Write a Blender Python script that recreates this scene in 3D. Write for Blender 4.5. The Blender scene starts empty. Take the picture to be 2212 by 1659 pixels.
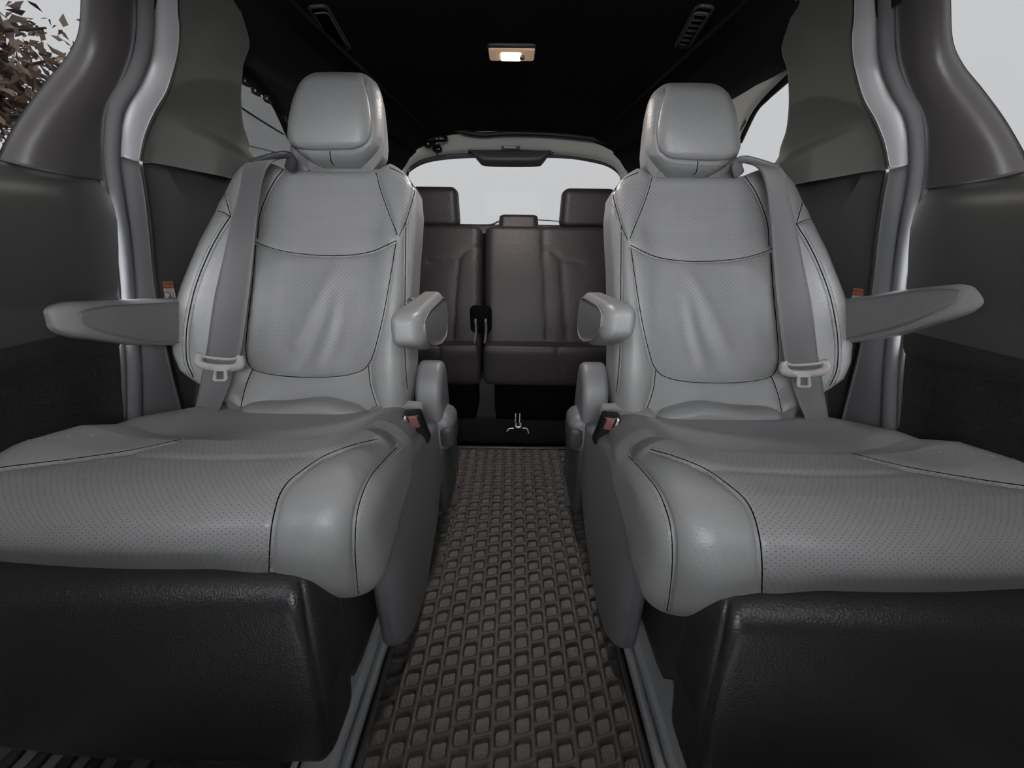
import bpy, math, random
import numpy as np
from mathutils import Vector, Matrix
from mathutils.bvhtree import BVHTree

C = bpy.context.scene.collection
R = math.radians
random.seed(4)
# ------------------------------------------------------------------ camera
F = 800.0; CX, CY = 1106.0, 829.5
PITCH = math.atan(327.0/F); ROLL = R(0.6); H = 0.80
_f = np.array([0, math.cos(PITCH), -math.sin(PITCH)])
_r0 = np.array([1.0, 0, 0]); _u0 = np.array([0, math.sin(PITCH), math.cos(PITCH)])
_r = _r0*math.cos(ROLL) + _u0*math.sin(ROLL)
_u = _u0*math.cos(ROLL) - _r0*math.sin(ROLL)
CAM = np.array([0, 0, H])
cam = bpy.data.cameras.new('camera'); co = bpy.data.objects.new('camera', cam); C.objects.link(co)
m = Matrix(((_r[0], _u[0], -_f[0], 0), (_r[1], _u[1], -_f[1], 0), (_r[2], _u[2], -_f[2], H), (0, 0, 0, 1)))
co.matrix_world = m
cam.sensor_width = 36; cam.lens = F/2212*36; cam.clip_start = 0.01; cam.clip_end = 200
bpy.context.scene.camera = co
# ------------------------------------------------------------------ sky and exposure
W = bpy.data.worlds.new('sky'); bpy.context.scene.world = W; W.use_nodes = True
nt = W.node_tree; bg = nt.nodes['Background']
tc = nt.nodes.new('ShaderNodeTexCoord'); sx = nt.nodes.new('ShaderNodeSeparateXYZ')
mr = nt.nodes.new('ShaderNodeMapRange'); mr.inputs[1].default_value = -0.1; mr.inputs[2].default_value = 0.6
cr = nt.nodes.new('ShaderNodeValToRGB')
cr.color_ramp.elements[0].color = (0.92, 0.93, 0.95, 1); cr.color_ramp.elements[1].color = (1.0, 1.01, 1.03, 1)
nt.links.new(tc.outputs['Generated'], sx.inputs[0]); nt.links.new(sx.outputs[2], mr.inputs[0])
nt.links.new(mr.outputs[0], cr.inputs[0]); nt.links.new(cr.outputs[0], bg.inputs[0])
SKY = 34.0; bg.inputs[1].default_value = SKY
vs = bpy.context.scene.view_settings
vs.view_transform = 'Standard'; vs.look = 'None'; vs.gamma = 1; vs.use_curve_mapping = False
vs.exposure = 0.0

# ------------------------------------------------------------------ pixel helpers
def ray(px, py):
    return _f + (px-CX)/F*_r - (py-CY)/F*_u
def P(px, py, d):            # point at depth y = d
    v = ray(px, py); return CAM + v*(d/v[1])
def PZ(px, py, z):
    v = ray(px, py); return CAM + v*((z-H)/v[2])
def PX(px, py, x):
    v = ray(px, py); return CAM + v*(x/v[0])
def proj(V):
    V = np.asarray(V)-CAM; zc = V@_f
    return np.stack([CX+F*(V@_r)/zc, CY-F*(V@_u)/zc], -1)
WZ = [-.3, 0, .38, .69, .92, 1.0, 1.07, 1.12, 1.16, 1.19, 1.22]
WX = [.85, .85, .825, .757, .69, .653, .612, .565, .50, .40, .20]
def wallx(y, z):
    w = np.interp(z, WZ, WX)
    t = np.clip((y-.9)/1.0, 0, 1.2)
    return w*(1-.13*t)
def PW(px, py, off=0.0, side=-1):   # pixel -> point on the side wall, off = into the cabin
    v = ray(px, py); lo, hi = 0.2, 4.0
    for _ in range(40):
        mi = (lo+hi)/2; p = CAM+v*mi
        if abs(p[0]) > wallx(p[1], p[2])-off: hi = mi
        else: lo = mi
    return CAM+v*lo
def catmull(pts, n):
    pts = np.asarray(pts, float)
    if len(pts) == 2:
        t = np.linspace(0, 1, n)[:, None]; return pts[0]*(1-t)+pts[1]*t
    L = np.r_[0, np.cumsum(np.linalg.norm(np.diff(pts, axis=0), axis=1)+1e-9)]
    ext = np.vstack([2*pts[0]-pts[1], pts, 2*pts[-1]-pts[-2]])
    out = []
    for t in np.linspace(0, L[-1], n):
        i = min(np.searchsorted(L, t, 'right')-1, len(pts)-2); u = (t-L[i])/(L[i+1]-L[i])
        p0, p1, p2, p3 = ext[i], ext[i+1], ext[i+2], ext[i+3]
        out.append(.5*((2*p1)+(-p0+p2)*u+(2*p0-5*p1+4*p2-p3)*u*u+(-p0+3*p1-3*p2+p3)*u**3))
    return np.array(out)
# ------------------------------------------------------------------ materials
def mat(name, col, rough=.5, metal=0, bump=None, spec=.5, sheen=0, emit=None, noise=0, nscale=20, coat=0):
    m = bpy.data.materials.new(name); m.use_nodes = True; n = m.node_tree; b = n.nodes['Principled BSDF']
    b.inputs['Base Color'].default_value = (*col, 1); b.inputs['Roughness'].default_value = rough
    b.inputs['Metallic'].default_value = metal; b.inputs['Specular IOR Level'].default_value = spec
    if sheen: b.inputs['Sheen Weight'].default_value = sheen
    if coat: b.inputs['Coat Weight'].default_value = coat
    if emit: b.inputs['Emission Color'].default_value = (*emit[0], 1); b.inputs['Emission Strength'].default_value = emit[1]
    tc = n.nodes.new('ShaderNodeTexCoord')
    if noise:
        no = n.nodes.new('ShaderNodeTexNoise'); no.inputs['Scale'].default_value = nscale; no.inputs['Detail'].default_value = 4
        mx = n.nodes.new('ShaderNodeMix'); mx.data_type = 'RGBA'; mx.blend_type = 'MULTIPLY'; mx.inputs[0].default_value = 1
        mp = n.nodes.new('ShaderNodeMapRange'); mp.inputs[3].default_value = 1-noise; mp.inputs[4].default_value = 1+noise
        n.links.new(tc.outputs['Object'], no.inputs[0]); n.links.new(no.outputs[0], mp.inputs[0])
        mx.inputs[6].default_value = (*col, 1); n.links.new(mp.outputs[0], mx.inputs[7]); n.links.new(mx.outputs[2], b.inputs['Base Color'])
    if bump:
        kind, scale, strength, dist = bump
        bp = n.nodes.new('ShaderNodeBump'); bp.inputs['Strength'].default_value = strength; bp.inputs['Distance'].default_value = dist
        if kind == 'leather':
            v = n.nodes.new('ShaderNodeTexVoronoi'); v.inputs['Scale'].default_value = scale; v.feature = 'SMOOTH_F1'
            no = n.nodes.new('ShaderNodeTexNoise'); no.inputs['Scale'].default_value = scale*.8
            ad = n.nodes.new('ShaderNodeMath'); n.links.new(tc.outputs['Object'], v.inputs[0]); n.links.new(tc.outputs['Object'], no.inputs[0])
            n.links.new(v.outputs[0], ad.inputs[0]); n.links.new(no.outputs[0], ad.inputs[1]); n.links.new(ad.outputs[0], bp.inputs['Height'])
        elif kind == 'noise':
            no = n.nodes.new('ShaderNodeTexNoise'); no.inputs['Scale'].default_value = scale; no.inputs['Detail'].default_value = 5
            n.links.new(tc.outputs['Object'], no.inputs[0]); n.links.new(no.outputs[0], bp.inputs['Height'])
        elif kind == 'weave':
            w = n.nodes.new('ShaderNodeTexWave'); w.inputs['Scale'].default_value = scale; w.bands_direction = 'DIAGONAL'
            n.links.new(tc.outputs['Object'], w.inputs[0]); n.links.new(w.outputs[0], bp.inputs['Height'])
        n.links.new(bp.outputs[0], b.inputs['Normal'])
    return m
def mat_perf(name, col, rough, pitch, ax=('x', 'z')):
    """leather with a staggered grid of punched holes"""
    m = mat(name, col, rough, spec=.4, bump=('leather', 420, .25, .0012)); n = m.node_tree; b = n.nodes['Principled BSDF']
    tc = n.nodes.new('ShaderNodeTexCoord'); sp = n.nodes.new('ShaderNodeSeparateXYZ'); n.links.new(tc.outputs['Object'], sp.inputs[0])
    def M(op, a, bb=None):
        k = n.nodes.new('ShaderNodeMath'); k.operation = op
        for i, v in enumerate((a, bb)):
            if v is None: continue
            if isinstance(v, (int, float)): k.inputs[i].default_value = v
            else: n.links.new(v, k.inputs[i])
        return k.outputs[0]
    o = {'x': sp.outputs[0], 'y': sp.outputs[1], 'z': sp.outputs[2]}
    X = M('MULTIPLY', o[ax[0]], 1/pitch); Y = M('MULTIPLY', o['z'] if ax[1] == 'z' else M('ADD', o['y'], o['z']), 1/pitch)
    A = M('ADD', X, Y); B = M('SUBTRACT', X, Y)
    fa = M('SUBTRACT', M('FRACT', A), .5); fb = M('SUBTRACT', M('FRACT', B), .5)
    d = M('SQRT', M('ADD', M('MULTIPLY', fa, fa), M('MULTIPLY', fb, fb)))
    hole = M('LESS_THAN', d, .13)
    mx = n.nodes.new('ShaderNodeMix'); mx.data_type = 'RGBA'; n.links.new(hole, mx.inputs[0])
    mx.inputs[6].default_value = (*col, 1); mx.inputs[7].default_value = (col[0]*.3, col[1]*.3, col[2]*.3, 1)
    n.links.new(mx.outputs[2], b.inputs['Base Color'])
    return m
M_ = {}
LC = (.208, .208, .211)
M_['leather'] = mat('grey_leather', LC, .42, spec=.45, bump=('leather', 420, .30, .0012), noise=.06, nscale=9)
M_['leather_back'] = mat_perf('perforated_leather_back', LC, .45, .0085, ('x', 'z'))
M_['leather_cush'] = mat_perf('perforated_leather_cushion', LC, .36, .0085, ('x', 'y'))
M_['leather_dark_shade'] = mat('dark_shaded_leather', (.022, .022, .024), .36, bump=('leather', 420, .3, .0012), noise=.06, nscale=9)  # holds the leg rest's shade in its colour; unseen front seats share it
M_['leather_panel'] = mat('charcoal_leather', (.15, .15, .152), .42, bump=('leather', 420, .3, .0012))
M_['piping'] = mat('seam_thread', (.30, .30, .30), .6)
M_['gap'] = mat('black_gap', (.004, .004, .004), .95, spec=0)
M_['plastic'] = mat('grey_moulded_plastic', (.125, .127, .133), .45, bump=('noise', 900, .15, .001))
M_['plastic_dark'] = mat('charcoal_moulded_plastic', (.035, .036, .038), .5, bump=('noise', 900, .15, .001))
M_['trim'] = mat('charcoal_trim_plastic', (.075, .077, .073), .42, bump=('noise', 700, .2, .001), noise=.05, nscale=3)
M_['trim_door'] = mat('door_trim_plastic', (.040, .041, .039), .42, bump=('noise', 700, .2, .001))
M_['trim_olive'] = mat('olive_grey_trim_plastic', (.120, .124, .112), .45, bump=('noise', 700, .2, .001))
M_['trim_brown'] = mat('brown_grey_trim_plastic', (.060, .054, .054), .4, bump=('noise', 700, .2, .001))
M_['flange'] = mat('silver_grey_plastic', (.36, .36, .37), .36)
M_['rubber'] = mat('grey_rubber', (.125, .125, .13), .62, spec=.2)
M_['rubber_dark'] = mat('black_rubber', (.02, .02, .021), .5)
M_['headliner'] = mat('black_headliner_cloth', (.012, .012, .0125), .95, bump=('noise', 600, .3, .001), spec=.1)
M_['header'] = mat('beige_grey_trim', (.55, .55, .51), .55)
M_['web'] = mat('grey_belt_webbing', (.10, .10, .102), .55, bump=('weave', 320, .6, .001), sheen=.2)
M_['metal'] = mat('brushed_steel', (.75, .72, .68), .35, .55)
M_['tongue'] = mat('grey_tongue_plastic', (.34, .32, .31), .32)
M_['red'] = mat('faded_red_plastic', (.17, .075, .065), .4)
M_['gloss'] = mat('gloss_black_plastic', (.012, .012, .013), .2)
M_['mat'] = mat('rubber_mat', (.056, .051, .048), .5, bump=('noise', 400, .3, .001), noise=.25, nscale=12)
M_['mat_low'] = mat('dusty_rubber_mat', (.108, .096, .090), .42, bump=('noise', 300, .6, .002), noise=.45, nscale=45)
M_['carpet'] = mat('black_carpet_door_shade', (.012, .012, .012), .95, bump=('noise', 500, .8, .004))
M_['flap'] = mat('grey_carpet_backing', (.13, .13, .125), .9, bump=('noise', 500, .8, .003))
M_['rail'] = mat('grey_rail_plastic', (.40, .405, .42), .45)
M_['white'] = mat('white_paper', (.55, .55, .54), .5)
M_['label_red'] = mat('orange_red_print', (.42, .13, .08), .5)
M_['label_ink'] = mat('black_ink', (.06, .04, .04), .6)
M_['leaf'] = mat('autumn_leaf', (.34, .24, .17), .6)
M_['leaf2'] = mat('brown_leaf', (.16, .13, .12), .6)
M_['bark'] = mat('bark', (.08, .065, .055), .8, bump=('noise', 20, .6, .02))
M_['asphalt'] = mat('asphalt', (.12, .12, .12), .9, noise=.2, nscale=3)
M_['shade_cloth'] = None
def mat_glass(name, tint):
    m = bpy.data.materials.new(name); m.use_nodes = True; n = m.node_tree; n.nodes.clear()
    o = n.nodes.new('ShaderNodeOutputMaterial'); t = n.nodes.new('ShaderNodeBsdfTransparent'); g = n.nodes.new('ShaderNodeBsdfGlossy')
    g.inputs['Roughness'].default_value = .02; t.inputs[0].default_value = (*tint, 1)
    mx = n.nodes.new('ShaderNodeMixShader'); mx.inputs[0].default_value = .0006
    n.links.new(t.outputs[0], mx.inputs[1]); n.links.new(g.outputs[0], mx.inputs[2]); n.links.new(mx.outputs[0], o.inputs[0])
    return m
TI = math.sqrt(.565/(SKY*.97))
M_['tint'] = mat_glass('privacy_glass', (TI, TI, TI))
def mat_mesh(name, col, alpha):
    m = bpy.data.materials.new(name); m.use_nodes = True; n = m.node_tree; n.nodes.clear()
    o = n.nodes.new('ShaderNodeOutputMaterial'); t = n.nodes.new('ShaderNodeBsdfTransparent'); g = n.nodes.new('ShaderNodeBsdfTranslucent')
    t.inputs[0].default_value = (1, 1, 1, 1); g.inputs[0].default_value = (*col, 1)
    w = n.nodes.new('ShaderNodeTexWave'); w.inputs['Scale'].default_value = 60; w.bands_direction = 'DIAGONAL'
    mp = n.nodes.new('ShaderNodeMapRange'); mp.inputs[3].default_value = alpha-.05; mp.inputs[4].default_value = alpha+.05
    tc = n.nodes.new('ShaderNodeTexCoord'); n.links.new(tc.outputs['Object'], w.inputs[0]); n.links.new(w.outputs[0], mp.inputs[0])
    mx = n.nodes.new('ShaderNodeMixShader'); n.links.new(mp.outputs[0], mx.inputs[0])
    n.links.new(t.outputs[0], mx.inputs[1]); n.links.new(g.outputs[0], mx.inputs[2]); n.links.new(mx.outputs[0], o.inputs[0])
    return m
M_['shade_cloth'] = mat_mesh('grey_mesh_cloth', (.15, .16, .16), .58)
# ------------------------------------------------------------------ object helpers
def obj(name, verts, faces, mats, parent=None, smooth=True, midx=None, kind=None, label=None):
    me = bpy.data.meshes.new(name)
    me.from_pydata([tuple(map(float, v)) for v in verts], [], [tuple(map(int, f)) for f in faces])
    if not isinstance(mats, (list, tuple)): mats = [mats]
    for mm in mats: me.materials.append(M_[mm] if isinstance(mm, str) else mm)
    if smooth: me.polygons.foreach_set('use_smooth', [True]*len(me.polygons))
    if midx is not None: me.polygons.foreach_set('material_index', np.asarray(midx, np.int32))
    me.update()
    o = bpy.data.objects.new(name, me); C.objects.link(o)
    if parent: o.parent = parent
    if kind: o['kind'] = kind
    if label: o['label'] = label
    return o
def empty(name, loc=(0, 0, 0), label=None, cat=None, group=None, kind=None):
    o = bpy.data.objects.new(name, None); C.objects.link(o); o.location = loc; o.empty_display_size = .02
    if label: o['label'] = label
    if cat: o['category'] = cat
    if group: o['group'] = group
    if kind: o['kind'] = kind
    return o
def tag(o, label, cat, group=None):
    o['label'] = label; o['category'] = cat
    if group: o['group'] = group
    return o
def rebase(root, kids=None):
    """keep children where they are while the root sits at its base"""
    for ch in root.children: ch.matrix_parent_inverse = Matrix.Translation(-root.location)
class MB:
    def __init__(s): s.v = []; s.f = []; s.m = []
    def add(s, v, f, mi=0):
        k = len(s.v); s.v += [tuple(x) for x in v]; s.f += [tuple(int(i)+k for i in q) for q in f]; s.m += [mi]*len(f)
    def build(s, name, mats, parent=None, **k): return obj(name, s.v, s.f, mats, parent, midx=s.m, **k)
def rbox(n, h, r):
    """closed rounded box; n cells, h half sizes, r radii"""
    n = np.array(n); h = np.array(h, float); r = np.minimum(np.array(r, float)*np.ones(3), h*.999)
    idx = {}; pts = []; faces = []
    def vid(i, j, k):
        t = (i, j, k)
        if t not in idx: idx[t] = len(pts); pts.append(t)
        return idx[t]
    for ax in range(3):
        b, c = [(1, 2), (2, 0), (0, 1)][ax]
        for sgn in (0, 1):
            for i in range(n[b]):
                for j in range(n[c]):
                    q = []
                    for (di, dj) in ((0, 0), (1, 0), (1, 1), (0, 1)):
                        t = [0, 0, 0]; t[ax] = sgn*n[ax]; t[b] = i+di; t[c] = j+dj; q.append(vid(*t))
                    faces.append(q if sgn else q[::-1])
    p = np.array(pts, float)/n*2-1
    # denser sampling toward rounded borders
    for a in range(3):
        if n[a] > 4:
            k = min(.5, r[a]/h[a]); p[:, a] = p[:, a]*(1-.35*k)+.35*k*np.sin(p[:, a]*math.pi/2)
    P0 = p*h; q = np.clip(P0, -h+r, h-r); e = (P0-q)/r; L = np.linalg.norm(e, axis=1, keepdims=True); L[L == 0] = 1
    return q+r*e/L, np.array(faces)
def normals(V, Fc):
    N = np.zeros_like(V); a, b, c, d = (V[Fc[:, i]] for i in range(4))
    fn = np.cross(c-a, d-b)
    for i in range(4): np.add.at(N, Fc[:, i], fn)
    return N/np.maximum(np.linalg.norm(N, axis=1, keepdims=True), 1e-12)
def bvh(V, Fc): return BVHTree.FromPolygons([tuple(v) for v in V], [tuple(int(i) for i in f) for f in Fc])
def cast(tree, pts, n=None, lift=0.0):
    """pixel polyline -> 3D polyline on the mesh"""
    pp = catmull(pts, n or max(8, int(sum(math.dist(pts[i], pts[i+1]) for i in range(len(pts)-1))/6)))
    out = []
    for p in pp:
        v = ray(*p); v = v/np.linalg.norm(v)
        hit = tree.ray_cast(Vector(CAM), Vector(v), 5)
        if hit[0] is not None:
            nn = hit[1] if hit[1].dot(Vector(v)) < 0 else -hit[1]
            out.append(np.array(hit[0]+nn*lift))
    out = [p for i, p in enumerate(out) if i == 0 or np.linalg.norm(p-out[i-1]) < .04 or i < 0]
    return np.array(out) if len(out) > 1 else np.zeros((0, 3))
def dist_poly(V, line):
    D = np.full(len(V), 9.0)
    for a, b in zip(line[:-1], line[1:]):
        ab = b-a; L = ab@ab+1e-12; t = np.clip((V-a)@ab/L, 0, 1)
        D = np.minimum(D, np.linalg.norm(V-(a+t[:, None]*ab), axis=1))
    return D
def upholster(V, Fc, seams, d1=.0035, w1=.0028, d2=.004, w2=.014):
    """press seam grooves (pixel polylines cast on the surface) into it"""
    T = bvh(V, Fc); N = normals(V, Fc); D = np.full(len(V), 9.0)
    for s in seams:
        L = cast(T, s)
        if len(L) > 1: D = np.minimum(D, dist_poly(V, L))
    return V - N*(d1*np.exp(-(D/w1)**2)+d2*np.exp(-(D/w2)**1.5))[:, None]
def wrinkle(V, Fc, lines, amp, w):
    T = bvh(V, Fc); N = normals(V, Fc); out = V.copy()
    for i, s in enumerate(lines):
        L = cast(T, s)
        if len(L) > 1: out += N*((amp if i % 2 == 0 else -amp)*np.exp(-(dist_poly(V, L)/w)**2))[:, None]
    return out
def inpoly(pts, poly):
    x, y = pts[:, 0], pts[:, 1]; r = np.zeros(len(pts), bool); n = len(poly)
    for i in range(n):
        x1, y1 = poly[i]; x2, y2 = poly[(i+1) % n]
        c = ((y1 > y) != (y2 > y)) & (x < (x2-x1)*(y-y1)/(y2-y1+1e-12)+x1); r ^= c
    return r
def stitches(lines, step=.0062, ln=.0042, w=.0006):
    mb = MB()
    for L in lines:
        if len(L) < 2: continue
        seg = np.linalg.norm(np.diff(L, axis=0), axis=1); S = np.r_[0, np.cumsum(seg)]
        t = 0
        while t+ln < S[-1]:
            a = np.array([np.interp(t, S, L[:, i]) for i in range(3)]); b = np.array([np.interp(t+ln, S, L[:, i]) for i in range(3)])
            d = b-a; nd = np.linalg.norm(d)
            if .5*ln < nd < 1.5*ln:
                d /= nd; s = np.cross(d, CAM-a); s /= np.linalg.norm(s)+1e-9; u = np.cross(s, d)
                v = [a-s*w-u*w, a+s*w-u*w, a+u*w*1.2, b-s*w-u*w, b+s*w-u*w, b+u*w*1.2]
                mb.add(v, [(0, 3, 5, 2), (1, 2, 5, 4), (0, 1, 4, 3), (0, 2, 1), (3, 4, 5)])
            t += step
    return mb
def tube(path, rad, n=8, closed=False, flat=1.0):
    path = np.asarray(path, float); m = len(path)
    T = np.gradient(path, axis=0); T /= np.linalg.norm(T, axis=1, keepdims=True)+1e-12
    up = np.array([.13, .2, 1.0]); V = []; prev = None
    rad = np.broadcast_to(rad, (m,))
    for i in range(m):
        if prev is None:
            s = np.cross(T[i], up if abs(T[i]@up/np.linalg.norm(up)) < .9 else np.array([1., 0, 0]))
        else: s = prev-(prev@T[i])*T[i]
        s /= np.linalg.norm(s)+1e-12; prev = s; u = np.cross(T[i], s)
        for k in range(n):
            a = 2*math.pi*k/n; V.append(path[i]+rad[i]*(math.cos(a)*s+flat*math.sin(a)*u))
    Fc = []
    for i in range(m-1+(1 if closed else 0)):
        for k in range(n):
            a = i*n+k; b = i*n+(k+1) % n; c = ((i+1) % m)*n
            Fc.append((a, b, c+(k+1) % n, c+k))
    if not closed: Fc += [tuple(range(n))[::-1], tuple((m-1)*n+k for k in range(n))]
    return V, Fc
def grid(G, thick=None, nrm=None):
    """G: rows x cols x 3 array -> verts, faces (closed slab when thick given)"""
    a, b = G.shape[:2]; V = G.reshape(-1, 3); Fc = [(i*b+j, i*b+j+1, (i+1)*b+j+1, (i+1)*b+j) for i in range(a-1) for j in range(b-1)]
    if thick is None: return V, Fc
    du = np.gradient(G, axis=0); dv = np.gradient(G, axis=1); N = np.cross(du, dv); N /= np.linalg.norm(N, axis=2, keepdims=True)+1e-12
    if nrm is not None: N = np.broadcast_to(nrm, G.shape)
    V2 = (G+N*thick).reshape(-1, 3); k = a*b
    F2 = [(q[3]+k, q[2]+k, q[1]+k, q[0]+k) for q in Fc]
    bd = [i*b for i in range(a)]+[(a-1)*b+j for j in range(1, b)]+[i*b+b-1 for i in range(a-2, -1, -1)]+[j for j in range(b-2, 0, -1)]
    F3 = [(bd[i], bd[i]+k, bd[(i+1) % len(bd)]+k, bd[(i+1) % len(bd)]) for i in range(len(bd))]
    return np.vstack([V, V2]), Fc+F2+F3
def loft(curves, m=60, sub=6, thick=.006, nrm=None):
    """3D curves resampled to m points, catmull across"""
    cs = [catmull(c, m) for c in curves]; n = (len(cs)-1)*sub+1
    G = np.array([catmull([c[i] for c in cs], n) if len(cs) > 1 else cs for i in range(m)])
    return grid(G, thick, nrm)
def flipf(Fc): return [tuple(q)[::-1] for q in Fc]
def mx(V): V = np.array(V, float); V[:, 0] *= -1; return V
def part(name, V, Fc, mats, parent, side=-1, tf=None, **k):
    """side -1: as built (left); side +1: the mirrored one"""
    V = np.asarray(V, float)
    if side > 0: V = mx(V); Fc = flipf(Fc)
    if tf is not None: V = tf(V)
    return obj(name, V, Fc, mats, parent, **k)
def prism(poly, a, b, axis=0, bevel=0):
    """polygon (2D list) in the plane across axis, from a to b"""
    n = len(poly); o = [i for i in range(3) if i != axis]; V = []
    for t in (a, b):
        for p in poly:
            v = [0, 0, 0]; v[axis] = t; v[o[0]] = p[0]; v[o[1]] = p[1]; V.append(v)
    Fc = [tuple(range(n)), tuple(range(2*n-1, n-1, -1))]+[(i, i+n, (i+1) % n+n, (i+1) % n) for i in range(n)]
    return np.array(V, float), Fc
def bevel(o, w=.004, seg=3, ang=30):
    md = o.modifiers.new('bevel', 'BEVEL'); md.width = w; md.segments = seg; md.limit_method = 'ANGLE'; md.angle_limit = R(ang); return o
def box(c, h, name, m, parent=None, bv=.003, seg=2, **k):
    V, Fc = rbox((3, 3, 3), h, min(bv, min(h)*.9)); 
    return obj(name, V+np.array(c), Fc, m, parent, **k)

# ================================================================== SETTING
# ---- floor
fl = empty('floor', kind='structure')
g = np.array([[[x, y, -.004] for x in np.linspace(-.86, .86, 8)] for y in np.linspace(-.9, 1.32, 8)])
V, Fc = grid(g, -.03, np.array([0, 0, 1.])); obj('carpet', V, Fc, 'carpet', fl, smooth=False)
g = np.array([[[x, 1.32+.004*(0), -.004-t*.2] for x in np.linspace(-.75, .75, 4)] for t in (0, 1)])
V, Fc = grid(g, .02); obj('well_front', V, Fc, 'carpet', fl, smooth=False)
g = np.array([[[x, y, -.2] for x in np.linspace(-.75, .75, 4)] for y in (1.32, 2.0)])
V, Fc = grid(g, -.02, np.array([0, 0, 1.])); obj('well_floor', V, Fc, 'carpet', fl, smooth=False)
# ---- ceiling
ys = np.linspace(-.62, 1.97, 28); xs = np.linspace(-.545, .545, 25)
def roofz(x, y):
    t = np.interp(abs(x), [0, .2, .4, .5, .56], [1.222, 1.220, 1.195, 1.16, 1.125])
    return t - .010*np.clip((y-1.5)/.4, 0, 1)**2+.006*math.exp(-((y-1.45)/.12)**2)
g = np.array([[[x*(1-.11*np.clip((y-.9), 0, 1.2)), y, roofz(x, y)] for x in xs] for y in ys])
V, Fc = grid(g, .02, np.array([0, 0, 1.]))
obj('ceiling', V, Fc, 'headliner', kind='structure')

def side(sd):
    s = 'left' if sd < 0 else 'right'; num = 1 if sd < 0 else 2
    S = lambda pts, off=0.0: [PW(x, y, off) for x, y in pts]
    # ---------------- sliding door
    door = empty('door_%d' % num, kind='structure')
    Wd = [(194, -110), (192, -20), (186, 80), (160, 132), (118, 182), (72, 242), (40, 292), (6, 352), (-60, 470)]
    # window edge curve and door rear edge curve
    w0 = [(196, -110), (192, 0), (185, 80), (160, 132), (118, 182), (72, 242), (36, 300), (6, 352)]
    w1 = [(214, -110), (209, 0), (203, 85), (180, 142), (140, 196), (98, 254), (66, 310), (52, 361)]
    w2 = [(240, -110), (236, 0), (232, 90), (215, 150), (180, 205), (150, 260), (128, 315), (118, 372)]
    w3 = [(274, -110), (272, 0), (270, 60), (262, 112), (240, 172), (214, 222), (206, 290), (212, 386)]
    V, Fc = loft([S(w0, -.02), S(w1, .004), S(w2, .010), S(w3, .002)], 70, 7, .008)
    part('upper_trim', V, Fc, 'trim_brown', door, sd)
    # lower door trim : grid in (y, z)
    zt = lambda y: .9-.02*(.7-y)
    def yrear(z): return np.interp(z, [-.02, .38, .69, .86, .92, 1.1], [.655, .672, .695, .70, .695, .72])
    rows = []
    prof = [(1.0, -.012), (.985, .006), (.965, .016), (.93, .021), (.88, .020), (.80, .014), (.79, .008), (.785, .014), (.74, .014), (.69, .012), (.68, .004), (.67, .001), (.5, .0), (.48, .012), (.44, .03), (.40, .032), (.37, .02), (.2, .012), (0, .012)]
    pz = np.array([a for a, b in prof])[::-1]; po = np.array([b for a, b in prof])[::-1]
    top = [PW(x, y) for x, y in ((-420, 318), (-200, 335), (0, 362), (110, 376), (214, 389))]
    ty = [p[1] for p in top]; tz = [p[2] for p in top]
    G = []
    for t in np.linspace(0, 1, 90):
        row = []
        for u in np.linspace(0, 1, 40):
            zz0 = t*.9; y = -1.45+(yrear(zz0)+1.45)*u; zt_ = np.interp(y, ty, tz); z = t*zt_
            row.append((-(wallx(y, z)-np.interp(t, pz, po)), y, z))
        G.append(row)
    V, Fc = grid(np.array(G), -.012); VV = np.array(V); part('lower_trim', V, Fc, ['trim_door', 'carpet'], door, sd, midx=[int(VV[list(q)][:, 2].mean() < .635) for q in Fc])  # faces below the armrest turn black: shade painted into the door
    # armrest ledge groove outline (raised pocket frame)
    for k, pts in enumerate([[(-60, 545), (60, 548), (150, 552), (190, 566), (206, 600), (214, 640), (218, 700)], [(-60, 452), (60, 462), (150, 472), (214, 480)]]):
        L = catmull(S(pts, .018), 40); V, Fc = tube(L, .004 if k == 0 else .0028, 8); part('trim_ridge', V, Fc, 'trim', door, sd)
    # door glass
    win = empty('window_%d' % num, kind='structure')
    g = np.array([[(-(wallx(y, z)+.018), y, z) for z in np.linspace(.86, 1.14, 8)] for y in np.linspace(-.22, .72, 12)])
    V, Fc = grid(g, .003); part('pane', V, Fc, 'tint', win, sd)
    # ---------------- weather strip: three beads round the rear edge of the doorway
    ws = empty('trim_%d' % num, kind='structure')
    c0 = [(285, -110), (283, 0), (282, 60), (274, 115), (254, 175), (224, 226), (215, 285), (214, 345), (224, 420), (236, 500), (246, 600), (254, 700), (262, 800), (264, 960)]
    L = catmull(S([(x-6, y) for x, y in c0], .002), 110); V, Fc = tube(L, .005, 8); part('black_seal', V, Fc, 'rubber_dark', ws, sd)
    L = catmull(S([(x+3, y) for x, y in c0], .006), 110); V, Fc = tube(L, .0052, 8); part('thin_bead', V, Fc, 'rubber', ws, sd)
    L = catmull(S([(x+10, y) for x, y in c0], -.001), 110); V, Fc = tube(L, .0040, 8); part('groove_bead', V, Fc, 'rubber_dark', ws, sd)
    cw = [(x+25+(3 if y < 150 else 0), y+(2 if y > 0 else 0)) for x, y in c0]
    L = catmull(S(cw, .010), 110); V, Fc = tube(L, np.interp(np.linspace(0, 1, 110), [0, .3, .6, 1], [.0112, .0112, .0125, .014]), 14); part('wide_bead', V, Fc, 'rubber', ws, sd)
    # ---------------- quarter trim
    wall = empty('wall_' + s, kind='structure')
    f0 = [(334, -110), (330, 0), (329, 60), (321, 120), (303, 172), (270, 222), (257, 275), (257, 338)]
    f1 = [(352, -110), (352, 0), (352, 60), (345, 125), (325, 180), (294, 228), (277, 280), (271, 340)]
    f2 = [(378, -110), (376, 0), (378, 60), (370, 125), (350, 190), (322, 240), (302, 290), (292, 340)]
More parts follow.
